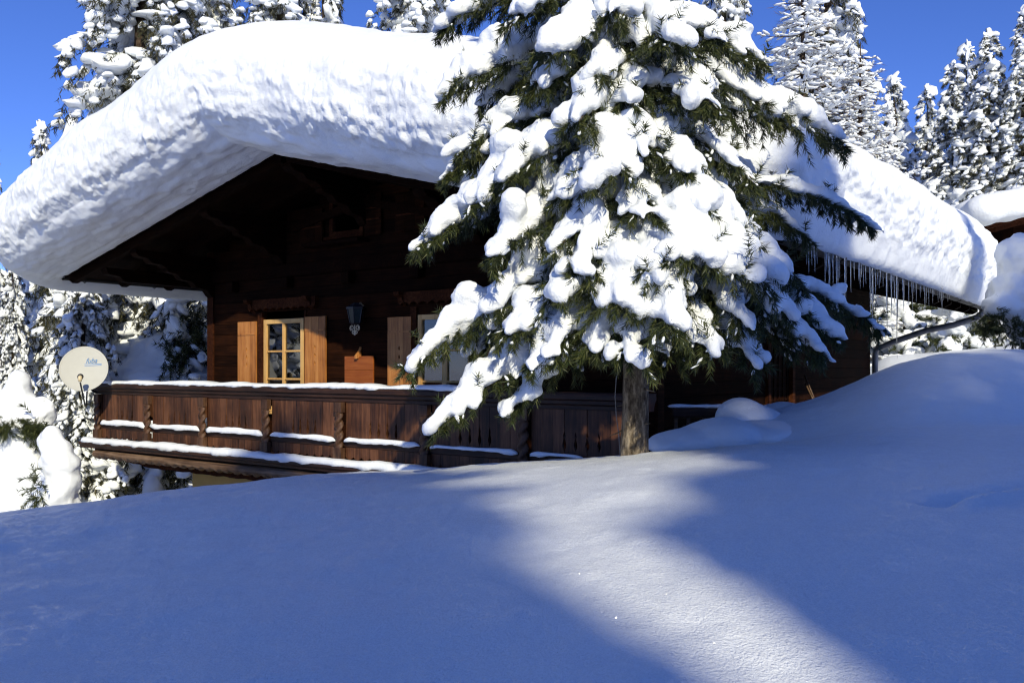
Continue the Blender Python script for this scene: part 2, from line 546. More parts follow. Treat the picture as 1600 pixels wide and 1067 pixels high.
def plank_rows(mb, fixed, lo, hi, z0, z1, openings, axis, thick=.05, rowh=.185, top=None):
    """horizontal boards with a real groove; fixed = plane position, face towards the outside"""
    z = z0; k = 0
    while z < z1 - .02:
        zt = min(z + rowh, z1)
        cuts = sorted([(a, b) for (a, b, c, d) in openings if c < zt - .02 and d > z + .02])
        a = lo; segs = []
        for (s, e) in cuts:
            if s > a: segs.append((a, s))
            a = max(a, e)
        if a < hi: segs.append((a, hi))
        for (s, e) in segs:
            if top is not None:
                # clip to the roof line
                s2, e2 = s, e
                zz = zt
                s2 = max(s, RX - (RIDGE - zz) / SLL); e2 = min(e, RX + (RIDGE - zz) / SLR)
                if e2 - s2 < .05: continue
                s, e = s2, e2
            g = .008
            out = .004 * ((k * 7919) % 5) / 5.0
            if axis == 'x':     # wall runs along x, outside is -y
                poly = [(fixed - out + g, z), (fixed - out, z + g), (fixed - out, zt - g), (fixed - out + g, zt), (fixed + thick, zt), (fixed + thick, z)]
                mb.prism(poly, 'x', s, e)
            else:               # wall runs along y, outside is +x
                poly = [(fixed + out - g, z), (fixed + out, z + g), (fixed + out, zt - g), (fixed + out - g, zt), (fixed - thick, zt), (fixed - thick, z)]
                mb.prism(poly, 'y', s, e)
        z = zt; k += 1

WIN1 = (-7.42, -6.40, -.72, .82)
WIN2 = (-3.88, -2.86, -.72, .78)
UP1 = (-5.78, -5.02, 2.08, 2.72)
UP2 = (-3.62, -2.80, 2.08, 2.66)
DOOR = (3.62, 4.86, -1.6, .62)
mb = MB()
plank_rows(mb, 0.0, -W, 0, -1.45, 3.0, [WIN1, WIN2, UP1, UP2], 'x', top=True)
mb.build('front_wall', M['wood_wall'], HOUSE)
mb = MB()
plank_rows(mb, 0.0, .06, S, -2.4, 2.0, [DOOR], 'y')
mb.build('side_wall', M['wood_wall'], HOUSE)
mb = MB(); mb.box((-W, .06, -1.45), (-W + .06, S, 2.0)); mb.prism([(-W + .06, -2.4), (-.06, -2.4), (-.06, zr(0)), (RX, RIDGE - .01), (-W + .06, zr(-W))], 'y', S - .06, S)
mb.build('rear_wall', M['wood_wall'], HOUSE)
mb = MB(); mb.box((-W + .1, .12, -4.5), (-.1, S - .1, -1.46)); mb.box((-8.62, -.6, -4.5), (-6.9, .11, -1.72))
mb.build('basement_wall', M['plaster'], HOUSE, bevel=.01)
# near-black box added inside so that windows look into a dark room
mb = MB(); mb.box((-W + .4, .7, -1.3), (-.4, S - .4, 1.95)); mb.box((-6.6, .7, 1.96), (-2.4, S - .4, 2.45)); mb.build('dark_room_box', M['dark'], HOUSE)
# corner posts
for cx in (-W - .02, -.16):
    MB().box((cx, -.03, -1.45), (cx + .18, .15, zr(cx + .09) - .05)).build('corner_post', M['wood_beam'], HOUSE, bevel=.008)

def make_window(rect, y, bars, mat_frame, sill=True, curtain=False):
    x0, x1, z0, z1 = rect
    fw = .075
    m = MB()
    m.box((x0, y - .03, z0), (x0 + fw, y + .05, z1)); m.box((x1 - fw, y - .03, z0), (x1, y + .05, z1))
    m.box((x0 + fw, y - .03, z1 - fw), (x1 - fw, y + .05, z1)); m.box((x0 + fw, y - .03, z0), (x1 - fw, y + .05, z0 + fw))
    cols, rows, mull = bars
    iw = (x1 - x0 - 2 * fw); ih = (z1 - z0 - 2 * fw)
    for c in range(1, cols):
        xc = x0 + fw + iw * c / cols
        m.box((xc - mull, y - .026, z0 + fw), (xc + mull, y + .04, z1 - fw))
    for r in range(1, rows):
        zc = z0 + fw + ih * r / rows
        for c in range(cols):
            xa = x0 + fw + iw * c / cols + (mull if c else 0); xb = x0 + fw + iw * (c + 1) / cols - (mull if c < cols - 1 else 0)
            m.box((xa, y - .018, zc - .016), (xb, y + .03, zc + .016))
    w = m.build('window', mat_frame, HOUSE, bevel=.004)
    MB().box((x0 + fw - .01, y + .006, z0 + fw - .01), (x1 - fw + .01, y + .014, z1 - fw + .01)).build('pane', M['glass'], w)
    if curtain:
        cv = []; nx = 60
        for side in (0, 1):
            a = x0 + fw if side == 0 else x0 + fw + iw * .66; b = a + iw * .34
            mm = MB(); pts = []
            for k in range(nx + 1):
                t = k / nx; xx = a + (b - a) * t
                pts.append((xx, y + .06 + .018 * math.sin(t * 38)))
            v = [(p[0], p[1], z0 + .02) for p in pts] + [(p[0], p[1], z1 - .06) for p in pts]
            n = nx + 1
            mm.add(v, [(k, k + 1, n + k + 1, n + k) for k in range(nx)])
            mm.build('curtain', M['curtain'], w, True)
    if sill:
        MB().box((x0 - .06, y - .10, z0 - .05), (x1 + .06, y - .031, z0 - .004)).build('sill', M['wood_frame'] if mat_frame is M['wood_frame'] else M['wood_beam'], w, bevel=.006)
    return w
make_window(WIN1, .0, (2, 3, .028), M['wood_frame'], curtain=True)
make_window(WIN2, .0, (2, 3, .045), M['wood_frame'])
make_window(UP1, .0, (1, 1, .03), M['wood_beam'])
make_window(UP2, .0, (1, 1, .03), M['wood_beam'])

def make_shutter(x0, x1, z0, z1, y=-.035, holes=True, mat='wood_shutter'):
    m = MB(); n = 3; w = (x1 - x0) / n
    xm = (x0 + x1) / 2
    hz = z1 - (z1 - z0) * .40
    for k in range(n):
        a = x0 + w * k + .002; b = x0 + w * (k + 1) - .002
        if k == 1 and holes:
            # two half boards with a row of three pierced drops between them
            hs_ = [(hz + .13, .016), (hz, .016), (hz - .13, .016)]
            def edge(sgn):
                e = []
                for (zc, hw) in sorted(hs_):
                    e += [(xm, zc - .045), (xm + sgn * hw, zc - .012), (xm + sgn * hw * .9, zc + .010), (xm, zc + .038)]
                return e
            m.prism([(a, z0), (xm, z0)] + edge(-1) + [(xm, z1), (a, z1)], 'y', y - .03, y)
            m.prism([(xm, z0), (b, z0), (b, z1), (xm, z1)] + edge(1)[::-1], 'y', y - .03, y)
        else:
            m.box((a, y - .03, z0), (b, y, z1))
    s = m.build('shutter', M[mat], HOUSE)
    for zc in (z0 + .25, z1 - .22):
        MB().box((x0 + .02, y - .042, zc - .012), (x1 - .02, y - .0305, zc + .012)).build('batten', M['wood_shutter'] if mat == 'wood_shutter' else M['wood_beam'], s)
    return s
make_shutter(-8.08, -7.58, -.72, .80)
make_shutter(-6.33, -5.83, -.72, .83)
make_shutter(-4.46, -3.98, -.72, .76)
make_shutter(-2.76, -2.28, -.72, .76)
for (a, b) in ((-6.45, -5.9), (-4.95, -4.6), (-4.3, -3.72), (-2.7, -2.2)):
    make_shutter(a, b, 2.02, min(2.66, zr((a + b) / 2) - .22), holes=False, mat='wood_wall')
# window surround posts beside the shutters, carved header over each lower window
for (x0, x1, z0, z1) in (WIN1, WIN2):
    MB().box((x0 - .13, -.05, z0), (x0 - .012, .0, z1 + .12)).build('jamb', M['wood_beam'], HOUSE, bevel=.004)
    MB().box((x1 + .012, -.032, z0), (x1 + .06, .0, z1 + .12)).build('jamb', M['wood_beam'], HOUSE, bevel=.004)
    n = 9; poly = [(x0 - .35, z1 + .34), (x0 - .35, z1 + .20)]
    for k in range(n * 4 + 1):
        t = k / (n * 4); poly.append((x0 - .30 + t * (x1 - x0 + .6), z1 + .15 + .045 * abs(math.sin(t * n * math.pi))))
    poly += [(x1 + .35, z1 + .20), (x1 + .35, z1 + .34)]
    MB().prism(poly[::-1], 'y', -.09, -.012).build('carved_header', M['wood_beam'], HOUSE)
    for xx in (x0 - .28, x1 + .2):
        MB().prism([(0, z1 + .34), (-.2, z1 + .34), (-.19, z1 + .29), (-.12, z1 + .26), (-.10, z1 + .2), (0, z1 + .13)], 'x', xx - .05, xx + .05).build('header_bracket', M['wood_beam'], HOUSE)
# stub beam ends along the floor line of the loft, with bosses
for k in range(6):
    xx = -8.2 + k * 1.45
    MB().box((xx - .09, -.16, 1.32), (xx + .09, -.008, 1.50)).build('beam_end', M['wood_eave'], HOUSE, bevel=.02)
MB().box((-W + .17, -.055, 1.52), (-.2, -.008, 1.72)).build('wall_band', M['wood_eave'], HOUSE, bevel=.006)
# loft window flower shelf
MB().box((-6.2, -.26, 1.93), (-4.9, -.01, 1.985)).build('window_shelf', M['wood_eave'], HOUSE, bevel=.006)
MB().box((-3.75, -.26, 1.93), (-2.6, -.01, 1.985)).build('window_shelf', M['wood_eave'], HOUSE, bevel=.006)

# side door with lattice glass
dx = 0.0
m = MB()
y0, y1, z0, z1 = DOOR
m.box((-.06, y0, z0), (.05, y0 + .12, z1)); m.box((-.06, y1 - .12, z0), (.05, y1, z1)); m.box((-.06, y0 + .12, z1 - .12), (.05, y1 - .12, z1))
door = m.build('door', M['wood_beam'], HOUSE, bevel=.006)
m = MB(); m.box((-.05, y0 + .12, z0), (-.02, y1 - .12, z1 - .12)); m.build('door_panel', M['wood_wall'], door)
m = MB()
for k in range(5):
    yy = y0 + .2 + k * .2; m.box((-.019, yy, z0 + .9), (-.005, yy + .03, z1 - .16))
for k in range(6):
    zz = z0 + .9 + k * .18; m.box((-.018, y0 + .14, zz), (-.008, y1 - .14, zz + .025))
m.build('lattice', M['wood_eave'], door)

# roof: two slabs of boards, with purlins, rafters and fascia
XL, XR, YF, YB = -11.0, 2.0, -1.65, 10.7
TH = .16
m = MB()
m.prism([(XL, zr(XL)), (RX, RIDGE), (XR, zr(XR)), (XR, zr(XR) + TH), (RX, RIDGE + TH), (XL, zr(XL) + TH)], 'y', YF, YB)
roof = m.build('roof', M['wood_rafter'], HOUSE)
for side in (-1, 1):
    for k in range(14):
        yy = YF + .12 + k * .93
        xe = XL if side < 0 else XR
        a = (RX + side * .06); b = xe - side * .12
        poly = [(a, zr(a) - .004), (b, zr(b) - .004), (b, zr(b) - .10), (b - side * .1, zr(b) - .15), (a, zr(a) - .15)]
        if side > 0: poly = poly[::-1]
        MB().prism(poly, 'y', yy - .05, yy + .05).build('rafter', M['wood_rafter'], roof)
def purlin(x, y_end):
    zt = zr(x) - .16
    h = .26
    poly = [(.3, zt), (.3, zt - h), (y_end + .55, zt - h), (y_end + .48, zt - h + .05), (y_end + .30, zt - h + .06), (y_end + .22, zt - h + .13), (y_end + .06, zt - h + .15), (y_end, zt - .06), (y_end, zt)]
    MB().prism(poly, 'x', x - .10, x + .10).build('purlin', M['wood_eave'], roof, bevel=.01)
    # carved brace under the beam, stepping back to the wall
    poly = [(-.004, zt - h - .004), (-.95, zt - h - .004), (-.93, zt - h - .06), (-.74, zt - h - .09), (-.66, zt - h - .17), (-.45, zt - h - .20), (-.36, zt - h - .29), (-.16, zt - h - .32), (-.08, zt - h - .42), (-.004, zt - h - .46)]
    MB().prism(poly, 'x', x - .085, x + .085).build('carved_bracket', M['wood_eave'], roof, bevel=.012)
for x in (-8.91, -6.95, RX, -2.5, -.09):
    purlin(x, YF + .12)
# eave plate beam carried outside the left wall
poly = [(9.8, zr(-9.9) - .16), (9.8, zr(-9.9) - .38), (YF + .5, zr(-9.9) - .38), (YF + .42, zr(-9.9) - .30), (YF + .2, zr(-9.9) - .27), (YF + .15, zr(-9.9) - .16)]
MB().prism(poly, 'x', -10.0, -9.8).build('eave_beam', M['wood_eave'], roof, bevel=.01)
# decorative struts in the gable peak
MB().prism([(-6.6, zr(-6.6) - .45), (RX, RIDGE - .55), (-2.4, zr(-2.4) - .45), (-2.4, zr(-2.4) - .33), (RX, RIDGE - .43), (-6.6, zr(-6.6) - .33)][::-1], 'y', -.11, -.03).build('gable_board', M['wood_eave'], roof)
# gutters
def gutter(x, y0, y1, z, name='gutter'):
    m = MB(); v = []; f = []; n = 9; seg = 40
    for i in range(seg + 1):
        yy = y0 + (y1 - y0) * i / seg
        for k in range(n):
            a = math.pi * (1 + k / (n - 1)); v.append((x + .085 * math.cos(a), yy, z + .085 * math.sin(a)))
        for k in range(n):
            a = math.pi * (2 - k / (n - 1)); v.append((x + .078 * math.cos(a), yy, z + .078 * math.sin(a)))
    N = 2 * n
    for i in range(seg):
        for k in range(N):
            f.append((i * N + k, i * N + (k + 1) % N, (i + 1) * N + (k + 1) % N, (i + 1) * N + k))
    f.append(list(range(N))); f.append([seg * N + k for k in range(N)][::-1])
    m.add(v, f)
    return m.build(name, M['gutter'], HOUSE, False)
g1 = gutter(XL - .07, -1.6, 10.6, zr(XL) + .03)
g2 = gutter(XR + .07, -1.6, 10.75, zr(XR) + .02)
for g, x, s in ((g1, XL - .07, 1), (g2, XR + .07, -1)):
    for k in range(9):
        yy = -1.2 + k * 1.4
        ze = zr(XL if s > 0 else XR)
        MB().tube([(x - s * .085, yy, ze + .03), (x - s * .06, yy, ze - .045), (x, yy, ze - .075), (x + s * .09, yy, ze - .03)], .009, 6).build('gutter_hook', M['gutter'], g)
# downpipe bent from the far gutter end back to the wall corner
px_ = XR + .07
pts = [(px_, 9.9, zr(XR) - .05), (px_, 9.9, zr(XR) - .12), (px_ - .08, 9.85, 1.0), (px_ - .5, 9.8, .86), (px_ - 1.0, 9.78, .76), (px_ - 1.6, 9.76, .55), (.18, 9.74, .42), (.1, 9.74, .36), (.09, 9.74, .2), (.09, 9.74, -2.2)]
MB().tube(pts, .062, 12).build('downpipe', M['pipe'], HOUSE, True)

# balcony
BY = -1.3
POSTS = [-10.27, -8.70, -7.17, -5.62, -4.07, -2.52, -1.0, .5]
m = MB(); m.box((-10.45, BY - .02, -1.42), (.55, -.07, -1.32)); m.box((-10.45, -.07, -1.42), (-9.06, 6, -1.32))
deck = m.build('balcony', M['wood_rail'], HOUSE)
hr = MB()
hr.prism([(BY - .10, -.27), (BY - .12, -.30), (BY - .12, -.345), (BY - .085, -.36), (BY - .085, -.40), (BY - .055, -.415), (BY - .055, -.46), (BY + .05, -.46), (BY + .05, -.415), (BY + .08, -.36), (BY + .10, -.345), (BY + .10, -.27)], 'x', -10.42, .6)
hr.prism([(-10.27 - .12, -.272), (-10.27 - .12, -.344), (-10.27 - .06, -.44), (-10.27 + .06, -.44), (-10.27 + .1, -.344), (-10.27 + .1, -.272)], 'y', BY + .12, 5.9)
hr.build('handrail', M['wood_rail'], deck, bevel=.004)
MB().box((-10.3, BY - .055, -1.07), (.5, BY + .05, -.985)).build('lower_rail', M['wood_rail'], deck, bevel=.01)
for k, xx in enumerate(POSTS):
    m = MB()
    m.box((xx - .075, BY - .13, -.60), (xx + .075, BY - .056, -.462)); 
    m.box((xx - .08, BY - .14, -1.318), (xx + .08, BY - .058, -1.08))
    n = 22; rows = 46; v = []; f = []
    for i in range(rows + 1):
        t = i / rows; zz = -1.08 + t * (.48)
        env = min(1, t * 9, (1 - t) * 9)
        for j in range(n):
            a = 2 * math.pi * j / n
            rad = .060 + .017 * env * math.cos(2 * a - t * 21)
            v.append((xx + rad * math.cos(a), BY - .098 + rad * .72 * math.sin(a), zz))
    for i in range(rows):
        for j in range(n):
            f.append((i * n + j, i * n + (j + 1) % n, (i + 1) * n + (j + 1) % n, (i + 1) * n + j))
    m.add(v, f)
    m.build('post', M['wood_post'], deck, bevel=.004)
rng = random.Random(5)
for k in range(len(POSTS) - 1):
    a, b = POSTS[k] + .075, POSTS[k + 1] - .075
    n = 9; w = (b - a) / n
    m = MB(); v_ = MB()
    for j in range(n):
        x0 = a + j * w + .002; x1 = a + (j + 1) * w - .002
        def notch(xe, s):
            zc = -.83
            return [(xe, zc - .10), (xe + s * .018, zc - .06), (xe + s * .024, zc - .03), (xe + s * .008, zc + .04), (xe + s * .014, zc + .07), (xe, zc + .12)]
        right = notch(x1, -1) if j in (2, 3, 4, 5) else []
        left = notch(x0, 1) if j in (3, 4, 5, 6) else []
        poly = [(x0, -.984), (x1, -.984)] + right + [(x1, -.462), (x0, -.462)] + left[::-1]
        yo = rng.uniform(0, .008)
        m.prism(poly, 'y', BY - .035 - yo, BY - .005)
        # small scalloped valance boards under the lower rail
        bx = [(x0, -1.072), (x0, -1.20)] + [(x0 + (x1 - x0) * t / 6, -1.20 - .035 * math.sin(math.pi * t / 6)) for t in range(1, 6)] + [(x1, -1.20), (x1, -1.072)]
        v_.prism(bx, 'y', BY - .05, BY - .025)
    m.build('infill_panel', M['wood_plank'], deck)
    v_.build('valance', M['wood_plank'], deck)
MB().box((-10.35, BY - .05, -1.31), (-10.21, BY + .1, -.465)).build('corner_post', M['wood_plank'], deck, bevel=.005)
# side return panel on the left end
m = MB()
for j in range(22):
    y0_ = BY + .13 + j * .165
    m.box((-10.31, y0_, -.98), (-10.28, y0_ + .16, -.445))
m.build('infill_panel', M['wood_plank'], deck)
# floor edge moulding and the carved bearer under it
MB().prism([(BY - .26, -1.30), (BY - .27, -1.34), (BY - .24, -1.37), (BY - .24, -1.40), (BY - .05, -1.425), (BY - .05, -1.30)], 'x', -10.6, .6).build('floor_edge', M['wood_rail'], deck, bevel=.004)
m = MB()
nseg = 260; v = []; f = []; ring = 12
for i in range(nseg + 1):
    xx = -10.2 + 8.6 * i / nseg
    wob = .018 * math.sin(i * .9) + .012 * math.sin(i * 2.3 + 1)
    for j in range(ring):
        a = 2 * math.pi * j / ring
        v.append((xx, BY - .13 + .10 * math.cos(a), -1.50 + (.075 + (wob if math.sin(a) < 0 else 0)) * math.sin(a)))
for i in range(nseg):
    for j in range(ring):
        f.append((i * ring + j, i * ring + (j + 1) % ring, (i + 1) * ring + (j + 1) % ring, (i + 1) * ring + j))
f.append(list(range(ring))); f.append([nseg * ring + j for j in range(ring)][::-1])
m.add(v, f); m.build('edge_log', M['wood_grey'], deck, True)
m = MB()
poly = [(-10.5, -1.43)]
for i in range(60):
    t = i / 59; poly.append((-10.5 + t * 10.6, -1.50 - .16 * min(1, t * 6) - .022 * abs(math.sin(t * 70))))
poly.append((.1, -1.43))
m.prism(poly, 'y', BY - .02, BY + .14); m.build('carved_bearer', M['wood_beam'], deck)
for xx in (-9.3, -7.8, -6.3, -4.8, -3.3, -1.8):
    MB().prism([(-.03, -1.43), (BY + .16, -1.43), (BY + .16, -1.6), (BY + .45, -1.70), (-.03, -1.9)], 'x', xx - .1, xx + .1).build('floor_bracket', M['wood_beam'], deck, bevel=.01)

# snow on the balcony: handrail, floor edge and each bay of the lower rail
def snow_strip(name, x0, x1, yc, z, halfw, h, seed, label, round_=.5):
    n = max(12, int((x1 - x0) / .025)); ring = 14; v = []; f = []
    xs = np.linspace(x0, x1, n)
    nz1 = fbm(np.stack([xs * 2.2, 0 * xs + seed, 0 * xs], 1), 3); nz2 = fbm(np.stack([xs * 5.0, 0 * xs + seed + 9, 0 * xs], 1), 3)
    for i, xx in enumerate(xs):
        e = min(1, (i + .15) / 4, (n - 1 - i + .15) / 4) ** .6
        hh = h * e * (1 + .28 * nz1[i]); ww = halfw * e * (1 + .10 * nz2[i])
        for k in range(ring):
            a = math.pi * k / (ring - 1)
            ca = math.copysign(abs(math.cos(a)) ** .7, math.cos(a)); sa = math.sin(a) ** .75
            sag = .018 * (nz2[i] + .4) if k in (0, ring - 1) else 0
            v.append((xx, yc - ww * ca, z + hh * sa - max(0, sag)))
    for i in range(n - 1):
        for k in range(ring):
            f.append((i * ring + k, i * ring + (k + 1) % ring, (i + 1) * ring + (k + 1) % ring, (i + 1) * ring + k))
    f.append(list(range(ring))[::-1]); f.append([(n - 1) * ring + k for k in range(ring)])
    m = MB(); m.add(v, f)
    o = m.build(name, M['snow_pad'], None, True)
    o.matrix_world = HM
    return tag(o, label, 'snow', 'snow lying on the balcony')
snow_strip('snow_strip', -10.45, -1.9, BY - .01, -.271, .115, .058, 1.0, 'long thin snow strip on top of the balcony handrail')
snow_strip('snow_strip', -10.62, -1.6, BY - .175, -1.301, .10, .085, 2.0, 'long thick snow strip on the balcony floor edge, lowest of all')
bay = ['leftmost bay beside the satellite dish', 'second bay from the satellite dish', 'third bay from the dish, below the left window', 'bay below the wall lantern', 'bay crossed by the diagonal tree shadow', 'shaded bay beside the drooping branch tip', 'darkest bay nearest the tree trunk']
hts = [.075, .075, .07, .06, .05, .035, .03]
for k in range(len(POSTS) - 1):
    if k == 6:
        snow_strip('snow_strip', POSTS[k] + .09, -.2, BY - .085, -.984, .036, hts[k], 3.0 + k, 'snow on the lower balcony rail, ' + bay[k])
    else:
        snow_strip('snow_strip', POSTS[k] + .085, POSTS[k + 1] - .085, BY - .085, -.984, .042, hts[k], 3.0 + k, 'snow on the lower balcony rail, ' + bay[k])

# ------------------------------------------------------------------ roof snow
def roof_snow():
    front = [(-.10, .0), (.0, -.01), (.03, -.24), (.22, -.245), (.55, -.235), (.80, -.22), (.95, -.19), (1.07, -.12), (1.18, .0), (1.31, .10), (1.38, .30), (1.40, .52), (1.35, .72), (1.22, .91), (.98, 1.08), (.62, 1.23), (.15, 1.34), (-.5, 1.40), (-1.2, 1.42)]
    right = [(-.10, .0), (.05, -.03), (.14, -.16), (.25, -.25), (.34, -.18), (.40, .06), (.44, .30), (.47, .48), (.46, .66), (.41, .84), (.31, 1.0), (.16, 1.14), (-.04, 1.25), (-.28, 1.32), (-.55, 1.37), (-.8, 1.39), (-1.1, 1.40), (-1.4, 1.41)]
    left = [(-.10, .0), (.15, -.10), (.32, -.26), (.48, -.36), (.62, -.38), (.72, -.28), (.80, -.08), (.84, .14), (.84, .36), (.80, .58), (.70, .78), (.54, .95), (.32, 1.09), (.04, 1.20), (-.35, 1.29), (-.8, 1.36), (-1.3, 1.40)]
    back = right
    NP = 190
    def resamp(c):
        c = np.array(c); d = np.concatenate([[0], np.cumsum(np.linalg.norm(np.diff(c, axis=0), axis=1))]); d /= d[-1]
        t = np.linspace(0, 1, NP)
        # Catmull-like smoothing by dense interpolation then box filter
        q = np.stack([np.interp(t, d, c[:, k]) for k in (0, 1)], 1)
        for _ in range(6):
            q[1:-1] = (q[:-2] + 2 * q[1:-1] + q[2:]) / 4
        return q
    PR = {'f': resamp(front), 'r': resamp(right), 'l': resamp(left), 'b': resamp(back)}
    # perimeter: straight runs with fans at the four corners
    per = []      # (x, y, nx, ny, wf, wr, wl, wb)
    rad = .35
    def run(x0, y0, x1, y1, n, nx, ny, key):
        for i in range(n):
            t = i / n; per.append((x0 + (x1 - x0) * t, y0 + (y1 - y0) * t, nx, ny, {key: 1.0}))
    def fan(cx, cy, a0, a1, n, k0, k1):
        for i in range(n):
            t = i / n; a = a0 + (a1 - a0) * t; s = t * t * (3 - 2 * t)
            per.append((cx + rad * math.cos(a), cy + rad * math.sin(a), math.cos(a), math.sin(a), {k0: 1 - s, k1: s}))
    x0, x1, y0, y1 = XL, XR, YF, YB
    run(x0 + rad, y0, x1 - rad, y0, 820, 0, -1, 'f')
    fan(x1 - rad, y0 + rad, -math.pi / 2, 0, 40, 'f', 'r')
    run(x1, y0 + rad, x1, y1 - rad, 330, 1, 0, 'r')
    fan(x1 - rad, y1 - rad, 0, math.pi / 2, 40, 'r', 'b')
    run(x1 - rad, y1, x0 + rad, y1, 70, 0, 1, 'b')
    fan(x0 + rad, y1 - rad, math.pi / 2, math.pi, 16, 'b', 'l')
    run(x0, y1 - rad, x0, y0 + rad, 110, -1, 0, 'l')
    fan(x0 + rad, y0 + rad, math.pi, 1.5 * math.pi, 50, 'l', 'f')
    NPer = len(per)
    V = []; meta = []
    bx = np.array([p[0] for p in per]); by = np.array([p[1] for p in per]); nx = np.array([p[2] for p in per]); ny = np.array([p[3] for p in per])
    prof = np.zeros((NPer, NP, 2))
    for i, p in enumerate(per):
        for k, w in p[4].items(): prof[i] += w * PR[k]
    # slow variation of overhang along the edge
    pn = fbm(np.stack([bx * .35, by * .35, 0 * bx + 4], 1), 3)
    pn2 = fbm(np.stack([bx * .8, by * .8, 0 * bx + 8], 1), 2)
    scale_d = 1 + .07 * pn; scale_h = 1 + .05 * pn2
    def top_z(x):
        return RIDGE + TH + .004 - np.where(x < RX, SLL, SLR) * (np.sqrt((x - RX) ** 2 + .6) - .55)
    scale_h = scale_h * np.interp(bx, [-11, -8, -5.5, -3, 0, 2], [.98, 1.12, 1.22, 1.15, .92, .80]) * np.where(bx > 1.5, np.interp(by, [-1, 3, 8], [1.0, 1.18, 1.33]), 1)
    D = prof[:, :, 0]; Hh = prof[:, :, 1]
    D = np.where(D > 0, D * scale_d[:, None], D)
    Hh = np.where(Hh > .25, .25 + (Hh - .25) * scale_h[:, None], Hh)
    X = bx[:, None] + nx[:, None] * D; Y = by[:, None] + ny[:, None] * D
    base = RIDGE + TH + .004 - np.where(bx < RX, SLL, SLR) * np.abs(np.clip(bx, XL, XR) - RX)
    base_top = top_z(np.clip(X, XL - .8, XR + .5))
    blend = smooth(.1, 1.2, Hh)
    Z = (base[:, None]) * (1 - blend) + base_top * blend + Hh
    rings = [np.stack([X, Y, Z], -1)]
    # interior: shrink the last ring to the ridge line
    NI = 26
    lx, ly = X[:, -1], Y[:, -1]
    sx = RX + 0 * lx; sy = np.clip(ly, y0 + 4.5, y1 - 4.5)
    inner = []
    for k in range(1, NI + 1):
        t = k / NI
        xx = lx + (sx - lx) * t; yy = ly + (sy - ly) * t
        zz = top_z(xx) + Hh[:, -1] + .05 * math.sin(t * math.pi / 2) + .06 * vnoise(np.stack([xx * .5, yy * .5, 0 * xx], 1)) * min(1, t * 3)
        inner.append(np.stack([xx, yy, zz], -1))
    G = np.concatenate([rings[0], np.stack(inner, 1)], axis=1)       # NPer x (NP+NI) x 3
    T = G.shape[1]
    i = np.arange(NPer)[:, None]; j = np.arange(T - 1)[None, :]
    inx = (i + 1) % NPer
    quads = np.stack([i * T + j, inx * T + j, inx * T + j + 1, i * T + j + 1], -1).reshape(-1, 4)
    Vf = G.reshape(-1, 3)
    N = vert_normals(Vf, quads)
    # make normals point outwards
    c = Vf.mean(0)
    if np.mean(np.sum(N * (Vf - c), 1)) < 0:
        quads = quads[:, ::-1]; N = -N
    hcol = np.concatenate([Hh, np.full((NPer, NI), 1.5)], 1).reshape(-1)
    dcol = np.concatenate([D, np.full((NPer, NI), -2)], 1).reshape(-1)
    isf = np.repeat(np.array([p[4].get('f', 0) for p in per]), T)
    # wind-carved band on the gable face, crusty lumps and drag marks running down
    face = smooth(-.16, .02, hcol) * (1 - smooth(.62, 1.0, hcol)) * (dcol > .3)
    ux = Vf[:, 0]; uz = Vf[:, 2] + .25 * np.abs(Vf[:, 0] - RX)
    q = np.stack([ux * 1.0 + uz * .7, Vf[:, 1], uz], 1)
    qq = np.stack([ux * 6.5 + uz * 2.5, Vf[:, 1] * 11, uz * 13 - ux * 2.0], 1)
    crust = fbm(qq, 3, .6)
    crust = np.where(crust > 0, crust ** 1.0, .8 * crust)
    cell = fbm(qq * .34 + 40, 2)
    disp = face * (.7 * isf + .3) * (.019 * crust * (1 + .6 * cell) + .026 * cell + .006 * fbm(qq * 2.6 + 9, 2))
    under = (hcol < -.02) * (dcol > .2)
    disp = disp + under * isf * (.025 * fbm(q * np.array([2.0, 7, 2]), 3))
    disp = disp + .045 * fbm(Vf * .7 + 2, 3) * smooth(.0, .4, hcol) + .008 * fbm(Vf * 5, 3)
    rr = smooth(-.02, .2, hcol) * (1 - smooth(1.0, 1.3, hcol)) * (1 - isf)
    disp = disp + rr * (.045 * fbm(Vf * np.array([2.2, 1.6, 3.0]) + 7, 3, .6) + .016 * fbm(Vf * np.array([9.0, 7.0, 11.0]) + 3, 3, .6))
    Vf = Vf + N * disp[:, None]
    # underside is open against the roof boards: close it with one cap
    ring0 = (np.arange(NPer) * T)
    cap = np.array([[0]])
    cc = len(Vf)
    o = mesh_obj('roof_snow', Vf, [quads], M['snow_roof'])
    o.matrix_world = HM
    tag(o, 'huge rounded white snow blanket overhanging the chalet gable roof', 'snow')
roof_snow()

